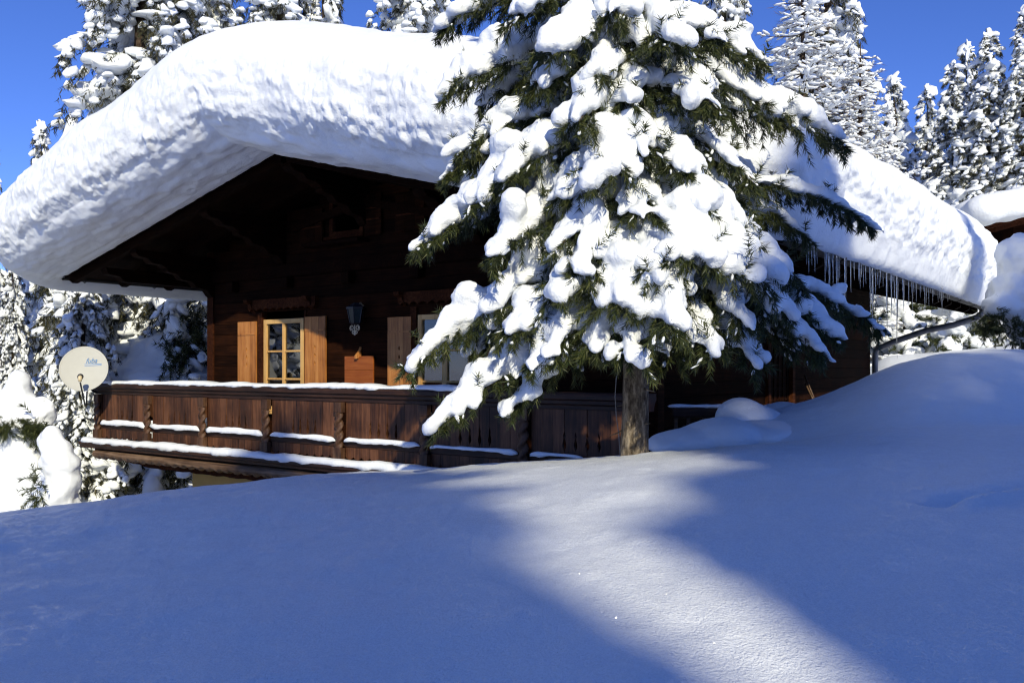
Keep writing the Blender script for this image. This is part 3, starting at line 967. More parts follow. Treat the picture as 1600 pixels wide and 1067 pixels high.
# ------------------------------------------------------------------ conifers
def needles(base, dirs, n_per, length, width, rng, spread=.8, droop=.25, t0=.1):
    """twigs (base point, end vector) -> thin triangles of needles"""
    nb = len(base)
    t = rng.uniform(t0, 1.0, (nb, n_per))
    p = base[:, None, :] + dirs[:, None, :] * t[:, :, None]
    p[..., 2] -= (t ** 2) * .10 * np.linalg.norm(dirs, axis=1)[:, None]
    d = dirs / (np.linalg.norm(dirs, axis=1)[:, None] + 1e-9)
    r = rng.normal(0, 1, (nb, n_per, 3))
    r -= (r * d[:, None, :]).sum(-1, keepdims=True) * d[:, None, :]
    r /= np.linalg.norm(r, axis=-1, keepdims=True) + 1e-9
    v = d[:, None, :] * .75 + r * spread
    v[..., 2] -= droop
    v /= np.linalg.norm(v, axis=-1, keepdims=True)
    L = length * rng.uniform(.7, 1.15, (nb, n_per, 1))
    s = np.cross(v, rng.normal(0, 1, v.shape)); s /= np.linalg.norm(s, axis=-1, keepdims=True) + 1e-9
    a = p + s * width; b = p - s * width; c = p + v * L
    V = np.stack([a, b, c], 2).reshape(-1, 3)
    return V, np.arange(len(V)).reshape(-1, 3)

def bez(B, C, T, n):
    t = np.linspace(0, 1, n)[:, None]
    return (1 - t) ** 2 * B + 2 * t * (1 - t) * C + t * t * T

def conifer_branch(B, T, rng, fan=1.0, load=1.0, arch=.22):
    """returns stem path, twig bases, twig vectors, list of snow ellipsoids"""
    B = np.asarray(B, float); T = np.asarray(T, float)
    L = np.linalg.norm(T - B)
    C = B * .42 + T * .58 + np.array([0, 0, arch * L + .10 * max(0, B[2] - T[2])])
    n = 16
    path = bez(B, C, T, n)
    tb, tv, sn = [], [], []
    m = max(10, int(L / .055))
    for k in range(m):
        t = .16 + .84 * (k + rng.uniform(0, .8)) / m
        t = min(t, .99)
        i = t * (n - 1); i0 = int(i); f = i - i0
        p = path[i0] * (1 - f) + path[min(i0 + 1, n - 1)] * f
        d = path[min(i0 + 1, n - 1)] - path[i0 if i0 < n - 1 else n - 2]
        if np.linalg.norm(d) < 1e-6: d = path[-1] - path[-2]
        d, s, u = frame_of(d)
        sg = 1 if k % 2 else -1
        ln = fan * (.13 + .34 * (1 - t) ** .7 * min(1, L / 1.1)) * rng.uniform(.75, 1.2)
        v = d * rng.uniform(.5, .9) + s * sg * rng.uniform(.45, .95) + np.array([0, 0, -rng.uniform(.15, .75)])
        v = v / np.linalg.norm(v) * ln
        tb.append(p); tv.append(v)
        # secondary twigs
        for q in range(2):
            w = v / ln + rng.normal(0, .35, 3) + np.array([0, 0, -.35]); w = w / np.linalg.norm(w) * ln * rng.uniform(.45, .7)
            tb.append(p + v * rng.uniform(.3, .7)); tv.append(w)
        if rng.uniform() < .5:
            w = d * .5 + rng.normal(0, .2, 3) + np.array([0, 0, -.9]); tb.append(p); tv.append(w / np.linalg.norm(w) * rng.uniform(.10, .20))
        if rng.uniform() < .42 * load:
            a = v.copy(); la = ln * rng.uniform(.38, .56)
            sn.append(lump(p + v * rng.uniform(.40, .55) + np.array([0, 0, .035]), a, la, rng.uniform(.045, .075) * (.6 + .4 * load), rng.uniform(.04, .065) * load))
    tb.append(path[-2]); tv.append((path[-1] - path[-2]) * 1.4)
    k = max(5, int(L / .125))
    for j in range(k + 1):
        t = .14 + .83 * j / k
        i = t * (n - 1); i0 = min(int(i), n - 2); f = i - i0
        p = path[i0] * (1 - f) + path[i0 + 1] * f
        d = path[i0 + 1] - path[i0]
        tap = (1 - .35 * abs(2 * t - 1) ** 2) * (1.0 if t < .85 else .72)
        h = rng.uniform(.065, .125) * load * tap
        if rng.uniform() < .13: continue
        sn.append(lump(p + np.array([rng.normal(0, .015), rng.normal(0, .015), h * .62]), d, rng.uniform(.12, .20), rng.uniform(.075, .13) * fan ** .5 * tap, h))
        for q in range(2):
            if rng.uniform() < .28:
                sd = frame_of(d)[1] * rng.choice([-1, 1])
                sn.append(lump(p + sd * rng.uniform(.06, .14) * fan + d * rng.normal(0, .1) + np.array([0, 0, h * .35 - .02]), d + sd * np.linalg.norm(d) * rng.uniform(.2, 1.2), rng.uniform(.06, .11), rng.uniform(.04, .07), rng.uniform(.045, .08) * load))
        if rng.uniform() < .28 * load and .2 < t < .8:
            sn.append(lump(p + np.array([rng.normal(0, .05), rng.normal(0, .05), h * 1.1]), d + rng.normal(0, .3, 3), rng.uniform(.09, .16), rng.uniform(.09, .14), rng.uniform(.07, .12) * load))
    return path, np.array(tb), np.array(tv), sn

def hero_tree():
    rng = np.random.default_rng(11)
    px0, D0 = 990, 6.5
    base = P(px0, 712, D0)
    root = thing('snowy_spruce', 'snow laden conifer with bare lower trunk standing in front of the chalet', 'tree', tuple(base))
    tp = []
    for k in range(26):
        t = k / 25.0
        z = -.35 + t * 8.3
        tp.append((base[0] + .03 * math.sin(t * 6) + .02 * t, base[1] + .03 * math.cos(t * 5), base[2] + z))
    rad = [max(.012, .108 * (1 - k / 25.5) ** .85 * (1.12 if k == 0 else 1)) for k in range(26)]
    off = np.array(base)
    tm = MB(); tm.tube([tuple(np.array(p) - off) for p in tp], rad, 20)
    Vt = tm.v[0]; ang = fbm(Vt * np.array([22, 22, 7.0]), 3)
    cen = np.repeat(np.array([np.array(p) - off for p in tp]), 20, 0)
    tm.v[0] = Vt + (Vt - cen) * (.07 * ang[:, None])
    tm.build('trunk', M['bark'], root, True)
    def trunk_at(z):
        f = np.clip((z - tp[0][2]) / (tp[-1][2] - tp[0][2]), 0, 1) * 25
        i = int(min(f, 24)); g = f - i
        return np.array(tp[i]) * (1 - g) + np.array(tp[i + 1]) * g
    # tips seen in the photograph: (px, py, depth, rise of the base above the tip, fan, load)
    tips = [
        (690, 42, 6.5, .35, .9, .9), (697, 140, 6.25, .45, 1.0, 1.15), (718, 232, 6.3, .40, .8, .9), (697, 275, 6.4, .40, .7, .7), (650, 386, 6.3, .55, .85, .95),
        (770, 398, 5.7, .60, 1.0, 1.2), (637, 572, 6.0, .75, .95, 1.1), (682, 668, 5.9, .95, .8, 1.0), (738, 318, 6.0, .75, 1.0, 1.3),
        (740, 545, 6.3, .6, .9, 1.0), (800, 640, 5.9, .7, .7, .8), (830, 565, 5.6, .6, .9, .9), (765, 480, 5.9, .7, 1.1, 1.3),
        (1190, 95, 6.3, .30, 1.0, .8), (1215, 178, 6.3, .55, 1.0, .9), (1316, 222, 6.4, .40, 1.0, .95), (1175, 280, 6.0, .55, .9, .6),
        (1362, 354, 6.7, .30, .62, .5), (1262, 372, 6.8, .35, .6, .5), (1252, 440, 6.0, .60, 1.1, 1.1), (1375, 515, 6.7, .45, .7, .6), (1308, 522, 6.2, .60, .9, .8), (1285, 552, 6.0, .80, 1.0, .9),
        (865, 70, 5.7, .40, 1.3, 1.5), (1045, 60, 5.5, .38, 1.3, 1.5), (945, 265, 5.4, .50, 1.3, 1.4), (985, 150, 5.6, .40, 1.0, 1.0), (880, 305, 5.7, .50, 1.1, 1.2),
        (965, 470, 5.3, .60, 1.4, 1.6), (865, 455, 5.5, .60, 1.2, 1.2), (1045, 505, 5.2, .65, 1.2, 1.3), (1100, 395, 5.3, .60, 1.4, 1.6), (1185, 430, 5.4, .70, 1.4, 1.5),
        (1225, 480, 5.7, .75, 1.3, 1.4), (1150, 340, 5.8, .40, 1.2, 1.4), (790, 525, 5.7, .60, 1.0, 1.1), (860, 545, 5.5, .55, .9, 1.0), (985, 555, 5.4, .55, 1.1, 1.1),
        (1115, 545, 5.4, .60, 1.0, .9), (1180, 560, 5.6, .70, 1.0, .8), (1070, 260, 5.5, .50, 1.0, .8), (1135, 245, 5.8, .40, 1.0, .7), (1005, 335, 5.4, .45, 1.0, .9),
        (930, 110, 5.6, .40, 1.1, 1.1), (1110, 160, 5.6, .45, 1.1, 1.0), (1120, 60, 5.7, .40, 1.0, .9), (905, 190, 5.5, .45, 1.1, 1.1), (835, 130, 5.9, .40, 1.1, 1.1), (1060, 400, 5.3, .5, .9, .8),
        (930, 540, 5.5, .5, 1.0, .9), (1045, 560, 5.6, .5, .9, .6), (1240, 540, 6.3, .6, .9, .8), (790, 270, 5.8, .5, 1.1, 1.0), (800, 20, 5.9, .4, 1.0, 1.0), (960, 20, 5.6, .4, 1.1, 1.1),
        (1000, 235, 5.5, .45, .9, .9), (880, 380, 5.5, .5, 1.0, 1.0), (1085, 320, 5.5, .45, 1.1, 1.2), (1025, 430, 5.3, .5, 1.0, 1.0), (910, 420, 5.4, .5, 1.0, .9), (1160, 500, 5.5, .6, 1.0, .9),
    ]
    specs = []
    for (px, py, d, rise, fan, load) in tips:
        T = P(px, py, d); specs.append((T, rise * .72, fan, min(1.3, load * .95)))
    # the rest of the crown: behind, between and above the frame
    ga = 0.0
    z = .9
    while z < 7.4:
        ga += 2.39996
        rr = (1.45 * (1 - (z - .2) / 7.6) ** .75 + .10) * rng.uniform(.75, 1.0)
        tk = trunk_at(z)
        dirv = np.array([math.cos(ga), math.sin(ga), 0])
        if z > 2.9 or (dirv[1] > -.1 and rng.uniform() < .45):
            T = tk + dirv * rr; T[2] = z - rng.uniform(.1, .3)
            if HM.inverted() @ Vector(T):
                q = HM.inverted() @ Vector(T)
                if q.y > -3.3 and q.x < 2.6 and q.z > .9: T = tk + dirv * rr * .55; T[2] = z - .2
            specs.append((T, rng.uniform(.1, .35), rng.uniform(.9, 1.1), rng.uniform(.8, 1.15)))
        z += .085 if z < 3.3 else .12
    groups = []; data = []
    for (T, rise, fan, load) in specs:
        zb = T[2] + rise
        B = trunk_at(zb)
        path, tb, tv, sn = conifer_branch(B, T, rng, fan, load)
        data.append((path, tb, tv)); groups.append(sn)
    snow = fuse_many(groups, .016, 6, (.020, 7.0, .008, 24.0))
    order = sorted(range(len(specs)), key=lambda k: abs(specs[k][0][2] - 1.0))
    for k, (path, tb, tv) in enumerate(data):
        m = MB(); n = len(path)
        m.tube([tuple(p - off) for p in path], [.026 * (1 - .8 * i / (n - 1)) * min(1, .5 + np.linalg.norm(path[-1] - path[0]) / 2) for i in range(n)], 7)
        br = m.build('branch', M['bark'], root, True)
        sel = rng.uniform(0, 1, len(tb)) < .06
        up = tv[sel] + rng.normal(0, .05, (sel.sum(), 3)); up[:, 2] = np.abs(up[:, 2]) * .5 + .10
        tb = np.vstack([tb, tb[sel]]); tv = np.vstack([tv, up])
        V, Fs = needles(tb, tv, 56, .064, .0032, rng, .75, .28, .0)
        mesh_obj('needles', V - off, Fs, M['needle'], br, False)
        Vs, Q = snow[k]
        cr = []
        nt_ = len(tb)
        for q in rng.integers(0, nt_, int(nt_ * .30)):
            t_ = rng.uniform(.25, .95); v_ = tv[q]; ln_ = np.linalg.norm(v_)
            p_ = tb[q] + v_ * t_; p_[2] += .010 - t_ * t_ * .10 * ln_
            cr.append(lump(p_, v_ + rng.normal(0, .02, 3), rng.uniform(.012, .045), rng.uniform(.007, .017), rng.uniform(.006, .013)))
        Vc, Fc = lumps_mesh(cr, 1)
        Vc = Vc + .006 * np.stack([vnoise(Vc * 45 + 3), vnoise(Vc * 45 + 11), vnoise(Vc * 45 + 23)], 1)
        mesh_obj('snow_load', np.vstack([Vs, Vc]) - off, [Q, Fc + len(Vs)], M['snow_pad'], br, True)
    for k in range(9):
        zz = rng.uniform(.12, .6); a = rng.uniform(0, 6.28); c0 = trunk_at(off[2] + zz) - off
        dv = np.array([math.cos(a), math.sin(a), rng.uniform(-.5, .2)]); L_ = rng.uniform(.08, .2)
        MB().tube([tuple(c0 + dv * .06), tuple(c0 + dv * (.06 + L_ * .5) + np.array([0, 0, -.01])), tuple(c0 + dv * (.06 + L_) + np.array([0, 0, -.05 * L_]))], [.009, .006, .002], 6).build('dead_twig', M['bark'], root, True)
hero_tree()

# background conifers: a few prototypes, copied
def spruce_mesh(seed, H, Rb, z_first=.06, gap=.36, n_br=7, load=1.0, droop=.55, dens=1.0, ls=.78):
    rng = np.random.default_rng(seed)
    tm = MB()
    tp = [(.06 * math.sin(k * .9 + seed), .06 * math.cos(k * 1.1), H * k / 14.0 - .4 * (k == 0)) for k in range(15)]
    tm.tube(tp, [max(.02, .018 * H * (1 - k / 14.3)) for k in range(15)], 9)
    lumps = []; small = []
    fb, fv = [], []
    z = H * z_first
    ga = rng.uniform(0, 6)
    while z < H * .985:
        t = z / H
        env = Rb * (1 - t) ** .80 * (1 if t > .12 else .8 + t * 1.6) + .12
        nb = max(3, int(round(n_br * (.45 + .55 * (1 - t)))))
        for b in range(nb):
            ga += 2 * math.pi / nb + rng.normal(0, .25)
            L = env * rng.uniform(.70, 1.12)
            if rng.uniform() < .06: L *= 1.25
            dr = droop * rng.uniform(.7, 1.3)
            dv = np.array([math.cos(ga), math.sin(ga), 0])
            zb = z + rng.uniform(-.12, .12)
            B = np.array([0, 0, zb])
            T = dv * L + np.array([0, 0, zb - L * dr])
            C = dv * L * .5 + np.array([0, 0, zb - .10 * L])
            path = bez(B, C, T, 9)
            nseg = max(2, int(L / (.30 * ls)))
            lsc = load * rng.uniform(.7, 1.25)
            for s in range(nseg):
                tt = .22 + .76 * (s + rng.uniform(.2, .8)) / nseg
                i = tt * 8; i0 = min(int(i), 7); f = i - i0
                p = path[i0] * (1 - f) + path[i0 + 1] * f; d = path[i0 + 1] - path[i0]
                sid = np.array([-dv[1], dv[0], 0])
                wid = (.34 * (1 - tt) + .14) * min(1.15, L / 1.6)
                kz = rng.lognormal(-.26, .34)
                if rng.uniform() < .86:
                    lumps.append(lump(p + sid * rng.normal(0, wid * .3) + np.array([0, 0, .06]), d + rng.normal(0, .28, 3) * np.linalg.norm(d), kz * ls * rng.uniform(.22, .38) * lsc ** .5, kz * ls * (rng.uniform(.45, .85) * wid * lsc ** .5 + .05), kz * ls * rng.uniform(.10, .20) * lsc))
                for q in range(3):
                    if rng.uniform() < .62:
                        sg = rng.choice([-1, 1])
                        e = d / np.linalg.norm(d) * .5 + sid * sg * .7 + np.array([0, 0, -.95]); e /= np.linalg.norm(e)
                        ln = wid * rng.uniform(.8, 1.5)
                        pp = p + sid * sg * wid * rng.uniform(.3, .8) + np.array([0, 0, -.05 - .12 * rng.uniform()])
                        small.append(lump(pp, e, ln * .55 + .05, rng.uniform(.06, .13), rng.uniform(.05, .09) * lsc ** .5))
                # hanging sprays under the snow
                for q in range(int(7 * dens)):
                    sg = rng.uniform(-1, 1)
                    pb = p + sid * sg * wid * 1.1 + d / np.linalg.norm(d) * rng.uniform(-.15, .15) + np.array([0, 0, .02 - .10 * abs(sg)])
                    e = d / np.linalg.norm(d) * .45 + sid * sg * .35 + np.array([0, 0, -1.0 * rng.uniform(.4, 1.2)])
                    fb.append(pb); fv.append(e / np.linalg.norm(e) * rng.uniform(.14, .34))
        z += gap * (.55 + .45 * (1 - t)) * rng.uniform(.8, 1.2)
    # snow cap on the leader
    lumps.append(lump((0, 0, H * .985), (0, 0, 1), .26, .12, .12))
    def soft(L, sub, amp):
        V, Fs = lumps_mesh(L, sub)
        nv = len(ico(sub)[0])
        c = np.repeat(np.array(L)[:, 0, :], nv, 0)
        w = fbm(V * 5.2 + seed, 2) + .7 * vnoise(V * 11.0)
        r = V - c
        V = c + r * (1 + amp * w)[:, None]
        dz = V[:, 2] - c[:, 2]
        V[:, 2] = np.where(dz < 0, c[:, 2] + dz * .55, V[:, 2])
        return V, Fs
    V1, F1 = soft(lumps, 2, .50); V2, F2 = soft(small, 1, .35)
    Vs = np.vstack([V1, V2]); Fs = np.vstack([F1, F2 + len(V1)])
    fb = np.array(fb); fv = np.array(fv)
    Vn, Fn = needles(fb, fv, 11, .14, .010, rng, .7, .3, .0)
    # leafy core card of each spray
    return tm, (Vs, Fs), (Vn, Fn)

def spruce_proto(seed, **kw):
    tm, (Vs, Fs), (Vn, Fn) = spruce_mesh(seed, **kw)
    root = bpy.data.objects.new('spruce_tree', None); COL.objects.link(root)
    tm.build('trunk', M['bark_far'], root, True)
    mesh_obj('crown', Vn, Fn, M['needle_far'], root, False)
    mesh_obj('snow_load', Vs, Fs, M['snow_far'], root, True)
    return root

def dup(root):
    r = root.copy(); COL.objects.link(r)
    for ch in list(root.children):
        c = ch.copy(); COL.objects.link(c); c.parent = r
    return r

def larch_proto(seed, H, Rb):
    """thin-twigged deciduous conifer, every twig carrying a line of snow"""
    rng = np.random.default_rng(seed)
    tm = MB(); tm.tube([(0, 0, -.4), (.05, 0, H * .5), (0, 0.05, H)], [.2, .12, .02], 9)
    tw = MB(); lumps = []
    tb, tv = [], []
    z = H * .08; ga = 0
    while z < H * .98:
        t = z / H; env = Rb * (1 - t) ** .7 + .2
        for b in range(5):
            ga += 1.31 + rng.normal(0, .3)
            L = env * rng.uniform(.6, 1.1)
            dv = np.array([math.cos(ga), math.sin(ga), 0]); sid = np.array([-dv[1], dv[0], 0])
            B = np.array([0, 0, z]); T = dv * L + np.array([0, 0, z - L * .05 + rng.normal(0, .15)])
            path = bez(B, dv * L * .5 + np.array([0, 0, z - .14 * L]), T, 8)
            tw.tube([tuple(p) for p in path], [.022 * (1 - .8 * i / 7) for i in range(8)], 5)
            m = int(L / .13)
            for k in range(m):
                tt = .15 + .85 * (k + .5) / m; i = tt * 7; i0 = min(int(i), 6); f = i - i0
                p = path[i0] * (1 - f) + path[i0 + 1] * f; d = path[i0 + 1] - path[i0]; d = d / np.linalg.norm(d)
                e = d * .6 + sid * (1 if k % 2 else -1) * .8 + np.array([0, 0, rng.uniform(-.5, .25)]); e /= np.linalg.norm(e)
                ln = rng.uniform(.25, .6) * (1.1 - .5 * tt)
                tb.append(p); tv.append(e * ln)
                lumps.append(lump(p + e * ln * .5 + np.array([0, 0, .03]), e, ln * .45, rng.uniform(.035, .06), rng.uniform(.03, .05)))
                if rng.uniform() < .5:
                    lumps.append(lump(p + np.array([0, 0, .04]), d, rng.uniform(.12, .22), rng.uniform(.06, .11), rng.uniform(.045, .08)))
        z += .30
    V, Fs = lumps_mesh(lumps, 1)
    V = V + .02 * np.stack([vnoise(V * 7 + 3), vnoise(V * 7 + 11), vnoise(V * 7 + 23)], 1)
    root = bpy.data.objects.new('larch_tree', None); COL.objects.link(root)
    tm.build('trunk', M['bark_far'], root, True)
    Vn, Fn = needles(np.array(tb), np.array(tv), 7, .22, .006, rng, .35, .05, .0)
    tw.v = [np.concatenate(tw.v)] ; 
    allf = []
    for fs in tw.f: allf += fs
    tw.f = [allf]
    br = tw.build('branches', M['bark_far'], root, True)
    mesh_obj('twigs', Vn, Fn, M['twig'], root, False)
    mesh_obj('snow_load', V, Fs, M['snow_far'], root, True)
    return root

protoA = spruce_proto(3, H=16.0, Rb=3.0, gap=.42, n_br=7, load=1.1, droop=.85)
protoB = spruce_proto(8, H=14.0, Rb=2.5, gap=.40, n_br=7, load=1.2, droop=.95)
protoC = spruce_proto(21, H=12.0, Rb=1.9, gap=.38, n_br=6, load=1.3, droop=.85)
protoL = larch_proto(5, 13.0, 3.2)
used = set()
def place_tree(proto, name, px, d, ytop, label, cat, group, H, zbase=None, rot=0.0, wide=1.0, world_xy=None):
    if proto.name in used: o = dup(proto)
    else: o = proto; used.add(proto.name)
    if world_xy is None:
        x, y = (px - 800) / F * d, d
        ztop = (575 - ytop) / F * d
    else:
        x, y = world_xy; ztop = ytop
    zb = gz(x, y) if zbase is None else zbase
    s = (ztop - zb) / H
    o.location = (x, y, zb); o.scale = (s * wide, s * wide, s); o.rotation_euler = (0, 0, rot)
    tag(o, label, cat, group)
    return o
G1 = 'snow covered trees behind the chalet'
HA, HB, HC, HL = 16.0, 14.0, 12.0, 13.0
A, B_, C_, L_ = (protoA, HA), (protoB, HB), (protoC, HC), (protoL, HL)
trees = [
    (A, 225, 22, -330, 'broad snow covered spruce rising over the left slope of the roof', .3, 1.25),
    (B_, 318, 24, -210, 'dense snowy spruce standing against the broad one left above the roof', 1.3, 1.3),
    (C_, 345, 33, -60, 'narrow spruce behind the roof snow, second from the left over the roof crest', 1.1, .9),
    (B_, 440, 36, -160, 'spruce whose dark lower boughs show above the top of the roof snow', 2.0, 1.35),
    (C_, 508, 38, -90, 'slim spruce behind the roof crest beside the dark boughs', 2.9, 1.12),
    (A, 650, 34, -260, 'tall snowy spruce behind the roof, left of the big front conifer', 4.0, 1.20),
    (C_, 62, 31, 192, 'small pointed snowy spruce low against the sky left of the roof', .5, .8),
    (B_, -20, 27, 205, 'snowy spruce cut off by the left picture edge', 3.1, .8),
    (B_, 130, 19, 330, 'dark green snow draped spruce just behind the satellite dish', 4.4, .95),
    (A, 20, 21, 395, 'wide snow laden spruce below the left end of the roof', 5.3, .75),
    (C_, 232, 21, 395, 'snowy spruce between the satellite dish and the chalet corner', 1.9, 1.15),
    (B_, 300, 30, 420, 'shaded snowy spruce right beside the left chalet corner', .9, 1.2),
    (A, 1290, 33, -300, 'tall spruce towering over the right roof slope', 1.4, 0.94),
    (L_, 1255, 27, -40, 'bare twigged larch white with snow over the right roof slope', .4, 1.20),
    (L_, 1345, 31, 70, 'smaller larch with fine brown twigs right of the tall spruce', 2.4, 1.03),
    (C_, 1398, 40, 118, 'small pointed spruce in the gap of blue sky above the roof', 3.3, 1.19),
    (C_, 1448, 42, 134, 'spruce with one round snow ball on its tip', 5.0, 1.20),
    (B_, 1490, 37, 95, 'heavily loaded spruce left of the tallest group on the right', .8, 1.38),
    (C_, 1512, 43, 68, 'thin spruce tip between the two heavily loaded spruces', 2.2, 1.05),
    (B_, 1545, 36, 45, 'loaded spruce in the middle of the right hand group', 3.7, 1.35),
    (A, 1602, 35, 10, 'tallest spruce of the right hand group, cut by the picture edge', 5.6, 1.20),
    (A, 1130, 36, -200, 'snowy spruce behind the crown of the big front conifer', 2.7, .8),
    (B_, 1000, 40, -260, 'far spruce hidden behind the top of the big front conifer', 1.7, 1.0),
    (C_, 1440, 46, 215, 'far small spruce low behind the right roof end', 4.1, 1.3),
]
place_tree(protoA, 'tree', 0, 0, 9.0, 'snowy spruce left of the view, mirrored in the chalet windows', 'tree', G1, HA, rot=2.2, wide=1.1, world_xy=(-15.5, 14.0), zbase=-5)
place_tree(protoB, 'tree', 0, 0, 7.0, 'second snowy spruce left of the view, mirrored in the chalet windows', 'tree', G1, HB, rot=.7, wide=1.3, world_xy=(-14.0, 17.5), zbase=-5)
for (pr, px, d, yt, lab, rot, wide) in trees:
    place_tree(pr[0], 'tree', px, d, yt, lab, 'tree', G1, pr[1], rot=rot, wide=wide)

# forest edge behind the camera: it throws the long shade over the foreground
G2 = 'spruces of the forest edge behind the viewer'
cast = [(A, -2.4, -20.0, 14.9, 1.5, 0.0),
        (A, -1.0, -20.5, 14.8, 1.5, 1.7),
        (B_, 0.3, -20.0, 14.9, 1.6, 3.4),
        (A, 1.4, -20.4, 15.0, 1.5, 5.1),
        (B_, 3.204, -19.8, 15.216, 1.579, 5.715),
        (A, 3.278, -20.3, 15.247, 1.625, 0.924),
        (C_, 3.72, -20.0, 13.608, 2.138, 3.416),
        (B_, -1.8, -22.5, 15.9, 1.6, 5.617),
        (A, -0.3, -22.6, 16.0, 1.5, 1.034),
        (A, 0.9, -22.4, 15.9, 1.5, 2.734),
        (A, 2.1, -22.5, 16.0, 1.5, 4.434),
        (B_, 3.524, -22.6, 16.038, 1.637, 6.001),
        (C_, 3.76, -22.3, 17.658, 1.176, 2.198),
        (A, 5.929, -20.0, 12.362, 1.812, 2.974),
        (B_, 6.265, -20.5, 12.706, 1.972, 0.736),
        (A, 7.341, -20.0, 14.705, 1.948, 2.156),
        (B_, 7.486, -22.0, 14.503, 2.072, 2.068),
        (B_, 7.22, -21.5, 15.096, 1.423, 2.685),
        (A, 9.429, -20.0, 16.172, 1.497, 5.468),
        (A, 10.74, -20.5, 16.56, 1.648, 0.885),
        (A, 13.1, -20.0, 18.4, 1.4, 2.585),
        (A, 15.2, -21.0, 22.2, 1.0, 4.285),
        (A, 16.9, -20.0, 19.0, 1.3, 5.985),
        (B_, 19.0, -20.5, 19.5, 1.5, 1.402),
        (A, 9.113, -22.6, 18.314, 2.3, 0.132),
        (A, 12.4, -22.5, 18.4, 1.5, 4.802)]
for (pr, x, y, zt, wd, rt) in cast:
    place_tree(pr[0], 'tree', 0, 0, zt, 'snowy spruce of the dense forest edge behind the viewer', 'tree', G2, pr[1], rot=rt, wide=wd, world_xy=(x, y))

# ------------------------------------------------------------------ satellite dish
def axes(n):
    n = Vector(n).normalized(); r = Vector((0, 0, 1)).cross(n).normalized(); u = n.cross(r)
    return n, r, u
def satellite_dish():
    c = Vector(P(131, 576, 14.95)); n, r, u = axes((.30, -.92, .36))
    root = thing('satellite_dish', 'round cream satellite dish with blue lettering on the left balcony end', 'satellite dish', tuple(c))
    Rm = Matrix((r, u, n)).transposed()
    def loc(x, y, z): return Rm @ Vector((x, y, z))
    RA = .37
    m = MB(); v = []; f = []; nr, na = 14, 64
    prof = [(RA * k / nr, .055 * (k / nr) ** 2 - .05) for k in range(nr + 1)] + [(RA + .008, .012), (RA + .012, .004), (RA + .006, -.006)] + [(RA * k / nr, .055 * (k / nr) ** 2 - .062) for k in range(nr, -1, -1)]
    for (rad, z) in prof:
        for k in range(na):
            a = 2 * math.pi * k / na; v.append(tuple(loc(rad * math.cos(a), rad * math.sin(a) * 1.06, z)))
    for i in range(len(prof) - 1):
        for k in range(na):
            f.append((i * na + k, i * na + (k + 1) % na, (i + 1) * na + (k + 1) % na, (i + 1) * na + k))
    m.add(v, f); m.build('reflector', M['dish'], root, True)
    def rel(px, py, d): return tuple(Vector(P(px, py, d)) - c)
    a0, a1 = rel(133, 634, 14.9), rel(125.5, 598, 14.5)
    MB().tube([rel(136, 612, 15.12), rel(135, 632, 15.0), a0, a1], .013, 10).build('feed_arm', M['iron'], root, True)
    q = Vector(rel(125, 590, 14.5)); ax = (Vector((0, 0, 0)) - q).normalized()
    MB().tube([q - Vector((0, 0, .07)), q - Vector((0, 0, .03)), q, q + ax * .03], [.022, .034, .036, .036], 18).build('feed_horn', M['lnb'], root, True)
    MB().tube([q + ax * .031, q + ax * .07], [.047, .047], 20).build('horn_cap', M['iron'], root, True)
    p0 = HW(-10.3, BY - .02, -.42) - c
    MB().tube([tuple(loc(.03, -.10, -.09)), tuple(loc(.10, -.3, -.12)), tuple(Vector(p0) + Vector((-.12, 0, 0))), tuple(p0)], .022, 10).build('mount_arm', M['iron'], root, True)
    cu = bpy.data.curves.new('lettering', 'FONT'); cu.body = 'fuba'; cu.size = .125; cu.shear = .35; cu.extrude = .001
    to = bpy.data.objects.new('tmp_text', cu); COL.objects.link(to)
    me = bpy.data.meshes.new_from_object(to.evaluated_get(bpy.context.evaluated_depsgraph_get()))
    bpy.data.objects.remove(to)
    vs = np.array([x.co[:] for x in me.vertices])
    def onto(x, y): return .055 * min(1, (math.hypot(x, y / 1.06) / RA)) ** 2 - .05 + .003
    for vv in me.vertices:
        x, y = .015 + vv.co.x * .86, .115 + vv.co.y
        vv.co = loc(x, y, onto(x, y) + vv.co.z + .008)
    me.materials.clear(); me.materials.append(M['dish_print'])
    lo = bpy.data.objects.new('lettering', me); COL.objects.link(lo); lo.parent = root
    m = MB()
    for yy in (.090, .066):
        for k in range(12):
            x0 = .0 + k * .0225; x1 = x0 + .0225
            m.add([tuple(loc(x0, yy, onto(x0, yy))), tuple(loc(x1, yy, onto(x1, yy))), tuple(loc(x1, yy + .010, onto(x1, yy + .01))), tuple(loc(x0, yy + .010, onto(x0, yy + .01)))], [(0, 1, 2, 3)])
    m.build('printed_line', M['dish_print'], root)
satellite_dish()

# ------------------------------------------------------------------ wall lantern, board, bracket
def house_thing(name, label, cat, x, y, z, group=None):
    p = HW(x, y, z); return thing(name, label, cat, tuple(p), YAW, group)
ln = house_thing('wall_lantern', 'black wrought iron lantern with scrolls on the dark timber wall', 'lantern', -5.03, -.17, .5)
def frustum(m, z0, r0, z1, r1, n=6, rot=0):
    v = [(r0 * math.cos(2 * math.pi * k / n + rot), r0 * math.sin(2 * math.pi * k / n + rot), z0) for k in range(n)] + [(r1 * math.cos(2 * math.pi * k / n + rot), r1 * math.sin(2 * math.pi * k / n + rot), z1) for k in range(n)]
    m.add(v, [list(range(n))[::-1], list(range(n, 2 * n))] + [(k, (k + 1) % n, n + (k + 1) % n, n + k) for k in range(n)])
m = MB(); frustum(m, .19, .085, .40, .125); m.build('lantern_glass', M['lantern_glass'], ln)
m = MB(); frustum(m, .401, .15, .43, .15); frustum(m, .4305, .14, .50, .03); frustum(m, .165, .07, .189, .088)
